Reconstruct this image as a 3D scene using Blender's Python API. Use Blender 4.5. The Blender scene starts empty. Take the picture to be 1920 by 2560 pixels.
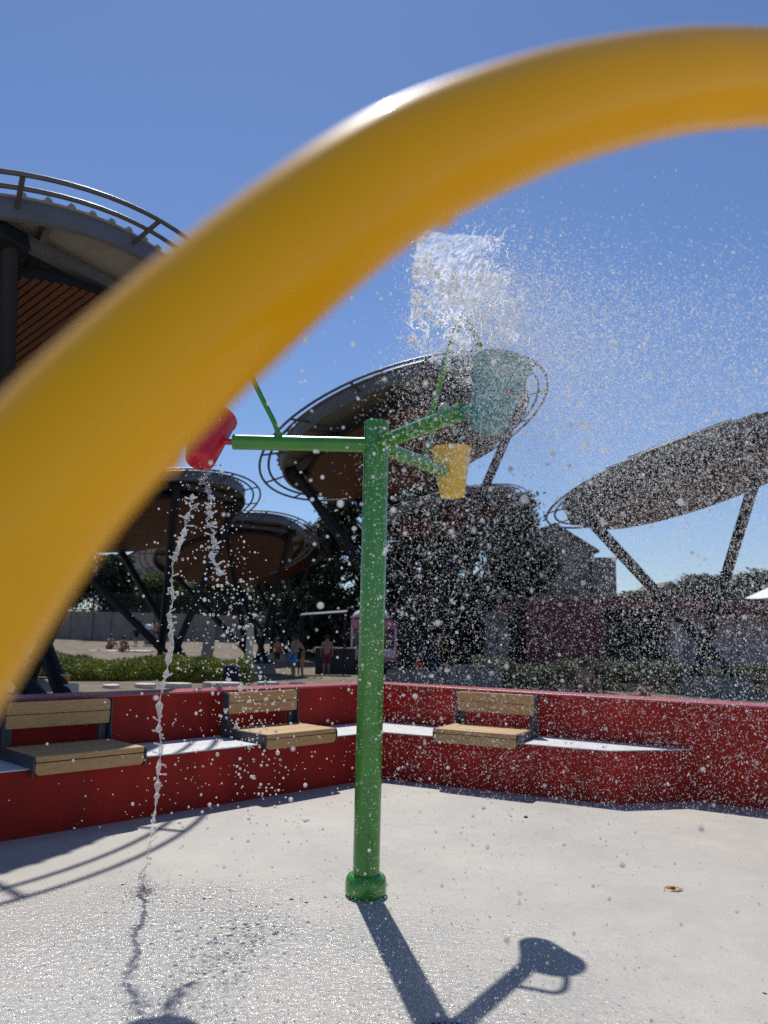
import bpy, math, random
import numpy as np
from mathutils import Vector, Matrix

R = math.radians
random.seed(7)
RNG = np.random.default_rng(11)
scene = bpy.context.scene
COL = scene.collection

# ------------------------------------------------------------------ camera, sky, sun, exposure
PITCH, ROLL, EYE = R(9.15), R(1.25), 1.40
_f = Vector((0, math.cos(PITCH), math.sin(PITCH)))
_r0 = Vector((1, 0, 0)); _u0 = _r0.cross(_f)
_r = _r0 * math.cos(ROLL) + _u0 * math.sin(ROLL)
_u = _u0 * math.cos(ROLL) - _r0 * math.sin(ROLL)
cam_data = bpy.data.cameras.new('camera')
cam = bpy.data.objects.new('camera', cam_data)
cam.matrix_world = Matrix(((_r.x, _u.x, -_f.x, 0), (_r.y, _u.y, -_f.y, 0), (_r.z, _u.z, -_f.z, EYE), (0, 0, 0, 1)))
COL.objects.link(cam)
scene.camera = cam
cam_data.sensor_width = 36
cam_data.lens = 36 * 1924 / 2560
cam_data.clip_start = 0.02
cam_data.clip_end = 6000
cam_data.dof.use_dof = True
cam_data.dof.focus_distance = 4.5
cam_data.dof.aperture_fstop = 2.4

SUN_EL, SUN_AZ = R(58.3), R(-11.0)          # azimuth from +Y, clockwise positive
world = bpy.data.worlds.new('World'); scene.world = world; world.use_nodes = True
wn = world.node_tree; wn.nodes.clear()
sky = wn.nodes.new('ShaderNodeTexSky'); sky.sky_type = 'NISHITA'; sky.sun_disc = False
sky.sun_elevation = SUN_EL; sky.sun_rotation = SUN_AZ
sky.air_density = 1.15; sky.dust_density = 0.1; sky.ozone_density = 5.0; sky.altitude = 200
bg = wn.nodes.new('ShaderNodeBackground'); bg.inputs['Strength'].default_value = 0.085
wo = wn.nodes.new('ShaderNodeOutputWorld')
tint = wn.nodes.new('ShaderNodeMix'); tint.data_type = 'RGBA'; tint.blend_type = 'MULTIPLY'; tint.inputs[0].default_value = 1
tint.inputs[7].default_value = (1.0, 1.025, 1.17, 1)      # camera white balance of the sky
wn.links.new(sky.outputs[0], tint.inputs[6]); wn.links.new(tint.outputs[2], bg.inputs['Color']); wn.links.new(bg.outputs[0], wo.inputs['Surface'])
sun_d = bpy.data.lights.new('sun', 'SUN'); sun_d.energy = 4.5; sun_d.angle = R(0.53); sun_d.color = (1.0, 0.975, 0.93)
sun = bpy.data.objects.new('sun', sun_d); COL.objects.link(sun)
SUN_DIR = Vector((math.sin(SUN_AZ) * math.cos(SUN_EL), math.cos(SUN_AZ) * math.cos(SUN_EL), math.sin(SUN_EL)))
sun.rotation_euler = SUN_DIR.to_track_quat('Z', 'Y').to_euler()
sun.location = SUN_DIR * 40
vs = scene.view_settings
vs.view_transform = 'Standard'; vs.look = 'None'; vs.exposure = 0.0; vs.gamma = 1.0; vs.use_curve_mapping = False
scene.render.engine = 'CYCLES'
scene.cycles.use_denoising = False
scene.cycles.max_bounces = 10; scene.cycles.transmission_bounces = 10
scene.cycles.caustics_reflective = False; scene.cycles.caustics_refractive = False

# ------------------------------------------------------------------ materials
def mat(name, col, rough=0.6, var=0.0, scale=8.0, metal=0.0, coat=0.0, bump=0.0, bscale=60.0, spec=0.5, coords='Object', stretch=None, col2=None, detail=5.0):
    m = bpy.data.materials.new(name); m.use_nodes = True
    nt = m.node_tree; b = nt.nodes['Principled BSDF']
    b.inputs['Base Color'].default_value = (*col, 1); b.inputs['Roughness'].default_value = rough
    b.inputs['Metallic'].default_value = metal; b.inputs['Coat Weight'].default_value = coat
    b.inputs['Coat Roughness'].default_value = 0.06
    b.inputs['Specular IOR Level'].default_value = spec
    tc = nt.nodes.new('ShaderNodeTexCoord'); src = tc.outputs[coords]
    if stretch:
        mp = nt.nodes.new('ShaderNodeMapping'); mp.inputs['Scale'].default_value = stretch
        nt.links.new(src, mp.inputs['Vector']); src = mp.outputs[0]
    if var or col2:
        n = nt.nodes.new('ShaderNodeTexNoise'); n.inputs['Scale'].default_value = scale; n.inputs['Detail'].default_value = detail
        nt.links.new(src, n.inputs['Vector'])
        cr = nt.nodes.new('ShaderNodeValToRGB')
        lo = tuple(c * (1 - var) for c in col); hi = col2 if col2 else tuple(min(1, c * (1 + var)) for c in col)
        cr.color_ramp.elements[0].position = 0.32; cr.color_ramp.elements[1].position = 0.68
        cr.color_ramp.elements[0].color = (*lo, 1); cr.color_ramp.elements[1].color = (*hi, 1)
        nt.links.new(n.outputs['Fac'], cr.inputs[0]); nt.links.new(cr.outputs[0], b.inputs['Base Color'])
    if bump:
        n2 = nt.nodes.new('ShaderNodeTexNoise'); n2.inputs['Scale'].default_value = bscale; n2.inputs['Detail'].default_value = 4
        nt.links.new(src, n2.inputs['Vector'])
        bp = nt.nodes.new('ShaderNodeBump'); bp.inputs['Strength'].default_value = bump; bp.inputs['Distance'].default_value = 0.02
        nt.links.new(n2.outputs['Fac'], bp.inputs['Height']); nt.links.new(bp.outputs[0], b.inputs['Normal'])
    return m

def pad_material():
    m = bpy.data.materials.new('splash_pad_concrete'); m.use_nodes = True
    nt = m.node_tree; b = nt.nodes['Principled BSDF']; N = nt.nodes.new; L = nt.links.new
    tc = N('ShaderNodeTexCoord'); P = tc.outputs['Object']
    def noise(s, d=5, r=0.6):
        n = N('ShaderNodeTexNoise'); n.inputs['Scale'].default_value = s; n.inputs['Detail'].default_value = d; n.inputs['Roughness'].default_value = r
        L(P, n.inputs['Vector']); return n.outputs['Fac']
    def ramp(f, p0, c0, p1, c1):
        r = N('ShaderNodeValToRGB'); e = r.color_ramp.elements
        e[0].position = p0; e[1].position = p1; e[0].color = (*c0, 1); e[1].color = (*c1, 1); L(f, r.inputs[0]); return r.outputs[0]
    def mul(a, c):
        x = N('ShaderNodeMix'); x.data_type = 'RGBA'; x.blend_type = 'MULTIPLY'; x.inputs[0].default_value = 1.0
        L(a, x.inputs[6]); L(c, x.inputs[7]); return x.outputs[2]
    base = ramp(noise(1.1, 6), .3, (.385, .362, .318), .7, (.50, .473, .418))
    mid = ramp(noise(7, 6, .7), .3, (.92, .92, .92), .7, (1.04, 1.035, 1.02))
    spk = ramp(noise(140, 2, .5), .30, (.76, .755, .75), .42, (1, 1, 1))
    grit = ramp(noise(420, 2, .5), .25, (.91, .91, .91), .6, (1.02, 1.02, 1.02))
    warm = ramp(noise(.55, 3), .42, (1, 1, 1), .70, (1.0, .945, .90))
    c = mul(mul(mul(mul(base, mid), spk), grit), warm)
    # water film where the stream lands and spreads
    geo = N('ShaderNodeVectorMath'); geo.operation = 'DISTANCE'; L(P, geo.inputs[0]); geo.inputs[1].default_value = (-.95, 2.75, 0)
    ad = N('ShaderNodeMath'); ad.operation = 'MULTIPLY_ADD'; L(noise(1.6, 5), ad.inputs[0]); ad.inputs[1].default_value = 1.9; L(geo.outputs['Value'], ad.inputs[2])
    wet = N('ShaderNodeMapRange'); wet.inputs['From Min'].default_value = 3.1; wet.inputs['From Max'].default_value = 2.3
    L(ad.outputs[0], wet.inputs['Value'])
    wc = N('ShaderNodeMix'); wc.data_type = 'RGBA'; wc.blend_type = 'MULTIPLY'
    L(wet.outputs[0], wc.inputs[0]); L(c, wc.inputs[6]); wc.inputs[7].default_value = (.95, .96, .97, 1)
    L(wc.outputs[2], b.inputs['Base Color'])
    b.inputs['Roughness'].default_value = .62
    bp = N('ShaderNodeBump'); bp.inputs['Distance'].default_value = .004; bp.inputs['Strength'].default_value = .35; L(noise(300, 3), bp.inputs['Height'])
    L(bp.outputs[0], b.inputs['Normal'])
    L(wet.outputs[0], b.inputs['Coat Weight']); b.inputs['Coat Roughness'].default_value = .15; b.inputs['Coat IOR'].default_value = 1.4
    vor = N('ShaderNodeTexNoise'); vor.inputs['Scale'].default_value = 30; vor.inputs['Detail'].default_value = 3; L(P, vor.inputs['Vector'])
    bp2 = N('ShaderNodeBump'); bp2.inputs['Distance'].default_value = .03; bp2.inputs['Strength'].default_value = 1.0; L(vor.outputs['Fac'], bp2.inputs['Height'])
    L(bp2.outputs[0], b.inputs['Coat Normal'])
    return m

def water_material(name, rough=0.0, white=0.0):
    m = bpy.data.materials.new(name); m.use_nodes = True
    nt = m.node_tree; b = nt.nodes['Principled BSDF']
    b.inputs['Base Color'].default_value = (1, 1, 1, 1); b.inputs['Roughness'].default_value = rough
    b.inputs['IOR'].default_value = 1.333; b.inputs['Transmission Weight'].default_value = 1.0 - white
    if white:
        b.inputs['Base Color'].default_value = (.93, .95, .97, 1)
    return m

def foam_material(name, white, clear=.3):
    """water broken into beads: part clear refraction, part light scattered through, part straight through"""
    m = bpy.data.materials.new(name); m.use_nodes = True
    nt = m.node_tree; nt.nodes.remove(nt.nodes['Principled BSDF']); N = nt.nodes.new; L = nt.links.new
    g = N('ShaderNodeBsdfGlass'); g.inputs['IOR'].default_value = 1.333; g.inputs['Roughness'].default_value = .0
    t = N('ShaderNodeBsdfTranslucent'); t.inputs['Color'].default_value = (.97, .97, .97, 1)
    d = N('ShaderNodeBsdfDiffuse'); d.inputs['Color'].default_value = (.97, .97, .97, 1)
    tr = N('ShaderNodeBsdfTransparent')
    a = N('ShaderNodeMixShader'); a.inputs[0].default_value = .25; L(t.outputs[0], a.inputs[1]); L(d.outputs[0], a.inputs[2])
    x = N('ShaderNodeMixShader'); x.inputs[0].default_value = white; L(g.outputs[0], x.inputs[1]); L(a.outputs[0], x.inputs[2])
    y = N('ShaderNodeMixShader'); y.inputs[0].default_value = clear; L(x.outputs[0], y.inputs[1]); L(tr.outputs[0], y.inputs[2])
    L(y.outputs[0], nt.nodes['Material Output'].inputs['Surface'])
    return m

def ridge_material(name):
    m = bpy.data.materials.new(name); m.use_nodes = True
    nt = m.node_tree; nt.nodes.remove(nt.nodes['Principled BSDF']); N = nt.nodes.new; L = nt.links.new
    t = N('ShaderNodeBsdfTranslucent'); t.inputs['Color'].default_value = (.97, .97, .97, 1)
    d = N('ShaderNodeBsdfDiffuse'); d.inputs['Color'].default_value = (.97, .97, .97, 1)
    gl = N('ShaderNodeBsdfGlossy'); gl.inputs['Roughness'].default_value = .15
    a = N('ShaderNodeMixShader'); a.inputs[0].default_value = .2; L(t.outputs[0], a.inputs[1]); L(d.outputs[0], a.inputs[2])
    x = N('ShaderNodeMixShader'); x.inputs[0].default_value = .08; L(a.outputs[0], x.inputs[1]); L(gl.outputs[0], x.inputs[2])
    tr = N('ShaderNodeBsdfTransparent'); y = N('ShaderNodeMixShader'); y.inputs[0].default_value = .25; L(x.outputs[0], y.inputs[1]); L(tr.outputs[0], y.inputs[2])
    L(y.outputs[0], nt.nodes['Material Output'].inputs['Surface'])
    return m

def film_material(name):
    """a thin moving sheet of water: mostly seen through, streaked with scattering ripples"""
    m = bpy.data.materials.new(name); m.use_nodes = True
    nt = m.node_tree; nt.nodes.remove(nt.nodes['Principled BSDF']); N = nt.nodes.new; L = nt.links.new
    t = N('ShaderNodeBsdfTranslucent'); t.inputs['Color'].default_value = (.9, .91, .93, 1)
    tr = N('ShaderNodeBsdfTransparent'); tr.inputs['Color'].default_value = (.93, .95, .97, 1)
    gl = N('ShaderNodeBsdfGlossy'); gl.inputs['Roughness'].default_value = .12
    tc = N('ShaderNodeTexCoord'); mp = N('ShaderNodeMapping'); mp.inputs['Scale'].default_value = (46, 13, 20); mp.inputs['Rotation'].default_value = (0, 0, R(-8))
    n = N('ShaderNodeTexNoise'); n.inputs['Scale'].default_value = 1.0; n.inputs['Detail'].default_value = 5; n.inputs['Distortion'].default_value = 1.2
    L(tc.outputs['Object'], mp.inputs['Vector']); L(mp.outputs[0], n.inputs['Vector'])
    r = N('ShaderNodeMapRange'); r.inputs['From Min'].default_value = .42; r.inputs['From Max'].default_value = .66; r.inputs['To Min'].default_value = .16; r.inputs['To Max'].default_value = .85
    L(n.outputs['Fac'], r.inputs['Value'])
    a = N('ShaderNodeMixShader'); L(r.outputs[0], a.inputs[0]); L(tr.outputs[0], a.inputs[1]); L(t.outputs[0], a.inputs[2])
    x = N('ShaderNodeMixShader'); x.inputs[0].default_value = .10; L(a.outputs[0], x.inputs[1]); L(gl.outputs[0], x.inputs[2])
    L(x.outputs[0], nt.nodes['Material Output'].inputs['Surface'])
    return m

def leaf_material(name, dark, light, scale=1.2, trans=0.25):
    m = bpy.data.materials.new(name); m.use_nodes = True
    nt = m.node_tree; b = nt.nodes['Principled BSDF']; N = nt.nodes.new; L = nt.links.new
    tc = N('ShaderNodeTexCoord'); n = N('ShaderNodeTexNoise'); n.inputs['Scale'].default_value = scale; n.inputs['Detail'].default_value = 8
    L(tc.outputs['Object'], n.inputs['Vector'])
    cr = N('ShaderNodeValToRGB'); cr.color_ramp.elements[0].position = .35; cr.color_ramp.elements[1].position = .66
    cr.color_ramp.elements[0].color = (*dark, 1); cr.color_ramp.elements[1].color = (*light, 1)
    L(n.outputs['Fac'], cr.inputs[0]); L(cr.outputs[0], b.inputs['Base Color']); b.inputs['Roughness'].default_value = .55
    t = N('ShaderNodeBsdfTranslucent'); L(cr.outputs[0], t.inputs['Color'])
    mx = N('ShaderNodeMixShader'); mx.inputs[0].default_value = trans
    out = nt.nodes['Material Output']
    L(b.outputs[0], mx.inputs[1]); L(t.outputs[0], mx.inputs[2]); L(mx.outputs[0], out.inputs['Surface'])
    return m

def wood_material(name, a, c, along=(1, 12, 12), rough=.5):
    m = mat(name, a, rough=rough, scale=9, stretch=along, col2=c, detail=8, bump=.12, bscale=30)
    return m

M = dict(
    pad=pad_material(),
    soil=mat('dry_ground', (.16, .122, .078), .95, var=.35, scale=1.4, bump=.5, bscale=14),
    red=mat('red_wall_paint', (.33, .013, .007), .6, spec=.25, var=.24, scale=2.6, bump=.12, bscale=120, stretch=(1, 1, .35)),
    coping=mat('red_coping_paint', (.42, .075, .08), .34, var=.14, scale=5, bump=.1, bscale=120),
    ledge=mat('pale_ledge_concrete', (.66, .65, .63), .45, var=.08, scale=6, bump=.15, bscale=160),
    green=mat('green_gloss_paint', (.050, .26, .022), .28, var=.12, scale=5, coat=.6),
    yellow=mat('yellow_gloss_paint', (.97, .46, .004), .5, var=.05, scale=4, coat=.55, spec=.04),
    bucket_red=mat('red_bucket_plastic', (.62, .012, .03), .4, var=.06, scale=6, coat=.2),
    bucket_teal=mat('teal_bucket_plastic', (.018, .22, .20), .4, var=.06, scale=6, coat=.2),
    bucket_yellow=mat('yellow_bucket_plastic', (.90, .52, .008), .4, var=.06, scale=6, coat=.2),
    steel=mat('dark_steel', (.010, .012, .016), .55, var=.25, scale=3, spec=.3),
    rail=mat('grey_rail_steel', (.11, .11, .11), .42, var=.12, scale=5, metal=.4),
    fascia=mat('grey_fascia_steel', (.125, .125, .135), .5, var=.10, scale=3),
    roof=mat('beige_roof_sheet', (.36, .34, .30), .55, var=.08, scale=2.5),
    slat=wood_material('brown_ceiling_slat', (.075, .027, .012), (.15, .055, .025), (6, 6, 6)),
    plank=wood_material('oiled_bench_wood', (.42, .24, .09), (.58, .36, .155), (1.2, 16, 16)),
    frame=mat('charcoal_bench_steel', (.055, .06, .068), .5, var=.12, scale=8),
    chrome=mat('bolt_steel', (.5, .5, .5), .3, metal=.9, var=.1),
    bolt=mat('brown_rubber_cap', (.12, .05, .03), .5, var=.1),
    footing=mat('footing_concrete', (.27, .235, .19), .8, var=.22, scale=4, bump=.2, bscale=40),
    slab=mat('pale_flagstone', (.62, .58, .47), .75, var=.15, scale=4, bump=.2, bscale=30),
    wall_panel=mat('grey_wall_panel', (.27, .235, .205), .85, var=.16, scale=1.5, bump=.2, bscale=20),
    dark=mat('dark_iron', (.02, .02, .022), .55, var=.2),
    brass=mat('old_brass', (.24, .15, .06), .5, metal=.4, var=.6, scale=45),
    stone=mat('weathered_stone', (.20, .175, .155), .9, var=.30, scale=2.0, bump=.5, bscale=8),
    roof_tile=mat('dark_roof_tile', (.09, .07, .065), .8, var=.3, scale=3),
    glass=mat('window_glass', (.03, .04, .05), .08, var=.2),
    maroon=mat('maroon_cladding', (.10, .014, .018), .6, var=.18, scale=1.2),
    mauve=mat('pale_mauve_panel', (.30, .25, .27), .7, var=.12, scale=1.2),
    pale_wall=mat('pale_render', (.36, .31, .26), .85, var=.12, scale=.8),
    white_gloss=mat('white_gloss_paint', (.8, .78, .76), .22, coat=1.0, var=.03),
    white=mat('white_canvas', (.72, .71, .70), .7, var=.05),
    pink=mat('pink_van_paint', (.62, .17, .34), .35, var=.06, coat=.4),
    pale_pink=mat('pale_pink_trim', (.78, .60, .66), .35, var=.05, coat=.4),
    tyre=mat('black_rubber', (.015, .015, .016), .8, var=.2),
    red_plastic=mat('red_chair_plastic', (.55, .01, .04), .4, var=.1),
    skin=mat('bather_skin', (.38, .20, .13), .55, var=.10, scale=6),  # one skin tone shared by every bather
    hair=mat('dark_hair', (.02, .013, .01), .6, var=.3, scale=20),
    blue_cloth=mat('blue_cloth', (.03, .30, .72), .85, var=.12), black_cloth=mat('black_cloth', (.012, .012, .015), .8, var=.2),
    red_cloth=mat('dark_red_cloth', (.26, .03, .03), .85, var=.12), print_cloth=mat('brown_print_cloth', (.24, .13, .10), .85, var=.5, scale=25),
    teal_cloth=mat('teal_cloth', (.05, .35, .42), .85, var=.3, scale=18), navy=mat('navy_cloth', (.012, .012, .07), .85, var=.2),
    orange=mat('orange_plastic', (.80, .28, .02), .35, var=.08), towel=mat('pale_blue_towel', (.66, .74, .82), .95, var=.15, scale=5),
    water=water_material('clear_water'), foam=foam_material('aerated_water', .92, .06), beads=foam_material('bright_water_beads', .45, .10), film=film_material('thin_water_sheet'), stream=foam_material('clear_stream', .40, .5), ridge=ridge_material('water_ridge'),
    hedge_lit=leaf_material('hedge_leaves', (.085, .115, .012), (.23, .26, .03), 2.5, .30),
    hedge_dark=leaf_material('dark_hedge_leaves', (.045, .06, .02), (.10, .12, .04), 2.5, .22),
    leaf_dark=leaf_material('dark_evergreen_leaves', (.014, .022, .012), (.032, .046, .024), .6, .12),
    leaf_mid=leaf_material('mid_green_leaves', (.045, .070, .020), (.14, .185, .04), .7, .3),
    leaf_blue=leaf_material('blue_green_leaves', (.04, .06, .045), (.08, .11, .075), .7, .2),
    grass=leaf_material('dry_grass', (.08, .07, .02), (.17, .15, .06), 2.0, .25),
    bark=mat('dark_bark', (.06, .045, .032), .9, var=.3, scale=10, bump=.5),
)

# ------------------------------------------------------------------ mesh helpers
class MB:
    def __init__(s): s.v = []; s.f = []
    def add(s, vs, fs):
        o = len(s.v); s.v.extend([tuple(p) for p in vs]); s.f.extend([tuple(i + o for i in f) for f in fs]); return s
    def box(s, c, size, mtx=None):
        x, y, z = (d / 2 for d in size)
        vs = [Vector((sx * x, sy * y, sz * z)) for sz in (-1, 1) for sy in (-1, 1) for sx in (-1, 1)]
        if mtx is not None: vs = [mtx @ v for v in vs]
        vs = [v + Vector(c) for v in vs]
        return s.add(vs, [(0, 2, 3, 1), (4, 5, 7, 6), (0, 1, 5, 4), (2, 6, 7, 3), (0, 4, 6, 2), (1, 3, 7, 5)])
    def beam(s, a, b, w, h, up=Vector((0, 0, 1))):
        a = Vector(a); b = Vector(b); d = (b - a); l = d.length; d.normalize()
        sd = d.cross(up).normalized(); u = sd.cross(d)
        m = Matrix((d, sd, u)).transposed()
        return s.box((a + b) / 2, (l, w, h), m)
    def tube(s, pts, rad, n=12, closed=False, caps=True):
        pts = [Vector(p) for p in pts]; k = len(pts)
        rr = rad if hasattr(rad, '__len__') else [rad] * k
        tang = []
        for i in range(k):
            a = pts[(i - 1) % k] if (closed or i > 0) else pts[i]; b = pts[(i + 1) % k] if (closed or i < k - 1) else pts[i]
            tang.append((b - a).normalized())
        ref = Vector((0, 0, 1)) if abs(tang[0].z) < .9 else Vector((1, 0, 0))
        nrm = (ref - tang[0] * ref.dot(tang[0])).normalized()
        o = len(s.v)
        for i in range(k):
            nrm = (nrm - tang[i] * nrm.dot(tang[i])).normalized(); bn = tang[i].cross(nrm)
            for j in range(n):
                a = 2 * math.pi * j / n
                s.v.append(tuple(pts[i] + (nrm * math.cos(a) + bn * math.sin(a)) * rr[i]))
        for i in range(k if closed else k - 1):
            i2 = (i + 1) % k
            for j in range(n):
                j2 = (j + 1) % n
                s.f.append((o + i * n + j, o + i2 * n + j, o + i2 * n + j2, o + i * n + j2)[::-1])
        if caps and not closed:
            s.f.append(tuple(o + j for j in range(n))); s.f.append(tuple(o + (k - 1) * n + j for j in range(n))[::-1])
        return s
    def lathe(s, prof, n=32, mtx=None, closed=False):
        o = len(s.v); k = len(prof)
        for r, z in prof:
            for j in range(n):
                a = 2 * math.pi * j / n; p = Vector((r * math.cos(a), r * math.sin(a), z))
                s.v.append(tuple(mtx @ p if mtx is not None else p))
        for i in range(k if closed else k - 1):
            i2 = (i + 1) % k
            for j in range(n):
                j2 = (j + 1) % n
                s.f.append((o + i * n + j, o + i * n + j2, o + i2 * n + j2, o + i2 * n + j))
        if not closed:
            if prof[0][0] > 1e-6: s.f.append(tuple(o + j for j in range(n))[::-1])
            if prof[-1][0] > 1e-6: s.f.append(tuple(o + (k - 1) * n + j for j in range(n)))
        return s
    def prism(s, poly, z0, z1, mtx=None):
        """poly in (a,b), extruded from z0 to z1; mtx maps (a,b,z)"""
        k = len(poly)
        vs = [Vector((a, b, z0)) for a, b in poly] + [Vector((a, b, z1)) for a, b in poly]
        if mtx is not None: vs = [mtx @ v for v in vs]
        fs = [tuple(range(k))[::-1], tuple(range(k, 2 * k))] + [(i, (i + 1) % k, k + (i + 1) % k, k + i) for i in range(k)]
        return s.add(vs, fs)
    def build(s, name, m, parent=None, smooth=35, bevel=0, world=False):
        me = bpy.data.meshes.new(name)
        v = s.v
        if world and parent is not None:
            L = parent.location; v = [(a - L.x, b - L.y, c - L.z) for a, b, c in v]
        me.from_pydata(v, [], s.f); me.update()
        return finish(name, me, m, parent, smooth, bevel)

def finish(name, me, m, parent=None, smooth=35, bevel=0):
    if smooth:
        me.polygons.foreach_set('use_smooth', [True] * len(me.polygons))
        if smooth < 170: me.set_sharp_from_angle(angle=R(smooth))
    me.materials.append(m)
    ob = bpy.data.objects.new(name, me); COL.objects.link(ob)
    if parent is not None: ob.parent = parent
    if bevel:
        b = ob.modifiers.new('bevel', 'BEVEL'); b.width = bevel; b.segments = 2; b.limit_method = 'ANGLE'
    return ob

def fast_mesh(name, verts, faces):
    """verts (n,3), faces (m,k) numpy"""
    me = bpy.data.meshes.new(name); n, (mF, k) = len(verts), faces.shape
    me.vertices.add(n); me.vertices.foreach_set('co', np.ascontiguousarray(verts, dtype=np.float32).ravel())
    me.loops.add(mF * k); me.loops.foreach_set('vertex_index', np.ascontiguousarray(faces, dtype=np.int32).ravel())
    me.polygons.add(mF); me.polygons.foreach_set('loop_start', np.arange(0, mF * k, k, dtype=np.int32))
    me.update(calc_edges=True); me.validate()
    return me

def thing(name, label, cat, loc=(0, 0, 0), rz=0.0, group=None):
    o = bpy.data.objects.new(name, None); COL.objects.link(o); o.empty_display_size = .2
    o.location = loc; o.rotation_euler = (0, 0, rz); tag(o, label, cat, group); return o

def tag(o, label, cat=None, group=None, kind=None):
    if label: o['label'] = label
    if cat: o['category'] = cat
    if group: o['group'] = group
    if kind: o['kind'] = kind
    return o

def copy_tree(o, parent=None):
    c = o.copy(); COL.objects.link(c); c.parent = parent
    for ch in [x for x in COL.objects if x.parent == o]: copy_tree(ch, c)
    return c

# ------------------------------------------------------------------ ground
def gz(y):
    return float(np.interp(y, [8.5, 13, 17, 21, 33, 45, 50, 58, 100], [.6, .55, .31, .02, -.1, .2, .5, .72, 1.2]))
def wall_y(x):
    return max(9.0 + 1.048 * x, -40.0) if x < 0 else 9.0 - .63 * x

mb = MB(); mb.box((0, -30, -.1), (120, 80, .2))      # concrete pad, top at z = 0
pad = mb.build('splash_pad', M['pad'], smooth=0); pad['kind'] = 'structure'
xs = [-2500, -600, -200, -90, -60] + list(np.linspace(-40, 40, 81)) + [60, 90, 200, 600, 2500]
steps = [0, .3, .7, 1.2, 2, 3, 4, 5, 6, 7, 8, 9, 10, 11, 12, 14, 16, 18, 20, 23, 26, 30, 34, 38, 42, 46, 50, 60, 75, 100, 200, 600, 3000]
V, Fc = [], []
for x in xs:
    y0 = max(wall_y(x) + .12, -18.0) if x < 0 else max(wall_y(x) + .12, -18.0)
    for d in steps:
        y = y0 + d; z = gz(y) + .035 * math.sin(x * 1.3 + y * .7) * math.sin(y * 1.1 - x * .4) * min(1, d / 2)
        V.append((x, y, z))
k = len(steps)
for i in range(len(xs) - 1):
    for j in range(k - 1):
        Fc.append((i * k + j, (i + 1) * k + j, (i + 1) * k + j + 1, i * k + j + 1))
mb = MB(); mb.add(V, Fc); g = mb.build('ground', M['soil']); g['kind'] = 'structure'

# ------------------------------------------------------------------ red seat wall
LF = [(-7.0, .665), (0.0, 8.0), (2.02, 6.99), (2.84, 7.20)]          # face of the lower wall
UB = [(-7.6, 1.035), (0.0, 9.0), (2.84, 7.21), (8.0, 3.96)]           # face of the upper wall
ZL, ZT = .45, .865
wall = thing('seat_wall', 'low red painted wall with a white ledge, bent at the middle behind the green pole', 'wall', (0, 8.5, 0))
def sweep_wall(front, back, z0, z1):
    mb = MB(); k = len(front)
    for i in range(k - 1):
        a, b, c, d = front[i], front[i + 1], back[i + 1], back[i]
        mb.add([(*a, z0), (*b, z0), (*c, z0), (*d, z0), (*a, z1), (*b, z1), (*c, z1), (*d, z1)],
               [(0, 1, 5, 4), (2, 3, 7, 6), (4, 5, 6, 7)] + ([(3, 0, 4, 7)] if i == 0 else []) + ([(1, 2, 6, 5)] if i == k - 2 else []))
    return mb
def off(line, d):
    out = []
    for i, p in enumerate(line):
        n = Vector((0, 0))
        for a, b in ((i - 1, i), (i, i + 1)):
            if a >= 0 and b < len(line):
                t = (Vector(line[b]) - Vector(line[a])).normalized(); n += Vector((-t.y, t.x))
        n.normalize(); out.append((p[0] + n.x * d, p[1] + n.y * d))
    return out
LB = [(-7.55, 1.0), (0.0, 8.96), (2.02, 7.69), (2.84, 7.22)]
sweep_wall(LF, LB, 0, ZL - .012).build('lower_wall', M['red'], wall, world=True, smooth=20)
sweep_wall(off(LF, .004), LB, ZL - .009, ZL).build('ledge', M['ledge'], wall, world=True, smooth=20)
sweep_wall(UB, off(UB, .40), 0.0, ZT - .022).build('upper_wall', M['red'], wall, world=True, smooth=20)
cp = sweep_wall(off(UB, -.002), off(UB, .402), ZT - .02, ZT).build('coping', M['coping'], wall, world=True, smooth=20, bevel=.006)

# ------------------------------------------------------------------ wall benches
def rrect(w, h, r, corners):
    """rounded rectangle, corners: which of (bl, br, tr, tl) are rounded"""
    pts = []
    cs = [(-w / 2, -h / 2, 180), (w / 2, -h / 2, 270), (w / 2, h / 2, 0), (-w / 2, h / 2, 90)]
    for (x, y, a0), on in zip(cs, corners):
        if not on: pts.append((x, y)); continue
        cx, cy = x - math.copysign(r, x), y - math.copysign(r, y)
        for i in range(6):
            a = R(a0 + 90 * i / 5); pts.append((cx + r * math.cos(a), cy + r * math.sin(a)))
    return pts

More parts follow.
